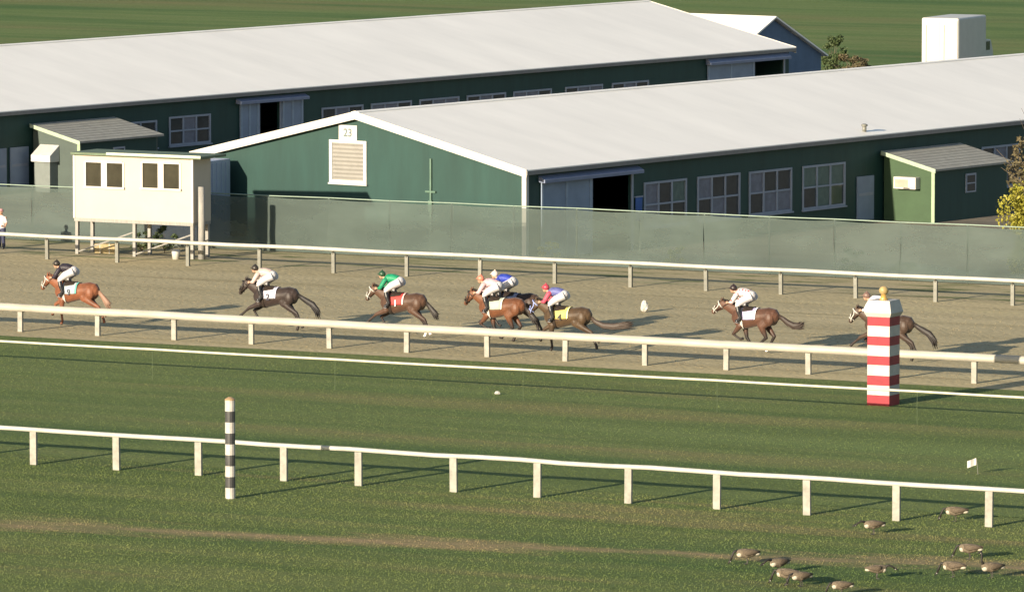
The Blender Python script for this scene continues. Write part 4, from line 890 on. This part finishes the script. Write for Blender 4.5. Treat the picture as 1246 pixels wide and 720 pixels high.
for s_ in (-1, 1):
    m_ = MB(); m_.add([(-1.1, s_*.80, 1.02), (1.0, s_*.82, 1.0), (.5, s_*.735, 1.36), (-1.05, s_*.735, 1.38)], [(0, 1, 2, 3)]); wo = m_.build('side_window', M_glass, t); sd = wo.modifiers.new('s', 'SOLIDIFY'); sd.thickness = .03
    for xx in (-1.4, 1.4):
        wm = MB().loft([((xx, s_*.72, .33), .33, .33), ((xx, s_*.90, .33), .33, .33)], 18).build('wheel', M_dark, t); MB().loft([((xx, s_*.80, .33), .19, .19), ((xx, s_*.915, .33), .19, .19)], 12).build('rim', M_galv, wm)

# ------------------------------------------------------------------ churned dirt
def clods(name, x0, x1, y0, y1, n, seed, m):
    rg = np.random.default_rng(seed); X = rg.uniform(x0, x1, n); Y = y0+(y1-y0)*rg.beta(1.3, 2.2, n)
    row = rg.random(n) < .35; Y[row] = np.round(Y[row]/.9)*.9+rg.normal(0, .05, row.sum())          # harrow lines
    dep = X*FW.x+Y*FW.y-CAM_H*FW.z; lat = (X*RT.x+Y*RT.y)/dep*FPX+PW/2; k = (lat > -90) & (lat < PW+90); X, Y = X[k], Y[k]; n = len(X)
    r0 = rg.gamma(2.2, .012, n).clip(.01, .055); a = rg.uniform(0, 6.28, n)
    V = np.zeros((n, 5, 3))
    for q in range(4):
        rr = r0*rg.uniform(.7, 1.4, n); V[:, q, 0] = X+rr*np.cos(a+q*1.571); V[:, q, 1] = Y+rr*np.sin(a+q*1.571); V[:, q, 2] = .004
    V[:, 4, 0] = X+r0*rg.uniform(-.3, .3, n); V[:, 4, 1] = Y+r0*rg.uniform(-.3, .3, n); V[:, 4, 2] = .010+r0*rg.uniform(.12, .38, n)
    F = (np.arange(n)[:, None, None]*5+np.array([[0, 1, 4], [1, 2, 4], [2, 3, 4], [3, 0, 4]])[None]).reshape(-1, 3)
    me = bpy.data.meshes.new(name); me.from_pydata(V.reshape(-1, 3).tolist(), [], F.tolist())
    return tag(link(name, me, m), 'loose clods and crumbs churned up on the dirt track', 'dirt', kind='stuff')
clods('dirt_clods', -168, -84, 215.2, 244.5, 60000, 8, M_clod)

# ------------------------------------------------------------------ grass blades (uncountable)
def grass(name, label, x0, x1, y0, y1, dens, hmin, hmax, m, skip=None, seed=1):
    rg = np.random.default_rng(seed); n = int((x1-x0)*(y1-y0)*dens)
    X = rg.uniform(x0, x1, n); Y = rg.uniform(y0, y1, n)
    k = np.ones(n, bool)                                    # keep only ground that the lens can see, with a margin
    dep = X*FW.x+Y*FW.y-CAM_H*FW.z; lat = (X*RT.x+Y*RT.y)/dep*FPX+PW/2; k &= (lat > -90) & (lat < PW+90)
    if skip is not None: k &= ~skip(X, Y, rg)
    X, Y = X[k], Y[k]; n = len(X); a = rg.uniform(0, 2*np.pi, n); h = rg.uniform(hmin, hmax, n); wd = rg.uniform(.009, .017, n); ln = rg.normal(0, .025, (n, 2))
    V = np.zeros((n, 3, 3)); V[:, 0, 0] = X-wd*np.cos(a); V[:, 0, 1] = Y-wd*np.sin(a); V[:, 1, 0] = X+wd*np.cos(a); V[:, 1, 1] = Y+wd*np.sin(a); V[:, 2, 0] = X+ln[:, 0]; V[:, 2, 1] = Y+ln[:, 1]; V[:, 2, 2] = h
    me = bpy.data.meshes.new(name); me.vertices.add(3*n); me.vertices.foreach_set('co', V.ravel()); me.loops.add(3*n); me.loops.foreach_set('vertex_index', np.arange(3*n, dtype=np.int32))
    me.polygons.add(n); me.polygons.foreach_set('loop_start', np.arange(0, 3*n, 3, dtype=np.int32)); me.update(); me.validate()
    return tag(link(name, me, m), label, 'grass', kind='stuff')
def on_path(X, Y, rg):
    c = 161.6+.1767*(X+130); return (np.abs(Y-c) < rg.uniform(.0, 1.2, len(X))) & (rg.random(len(X)) < .8)
grass('infield_grass', 'rough green grass of the infield in front of the slim white rail', -118, -64, 150, 181, 120, .016, .044, M_infield, on_path, 3)
grass('turf_grass', 'mown green grass of the turf course below the cream rail', -140, -78, 181, 214, 100, .014, .030, M_turf, None, 4)
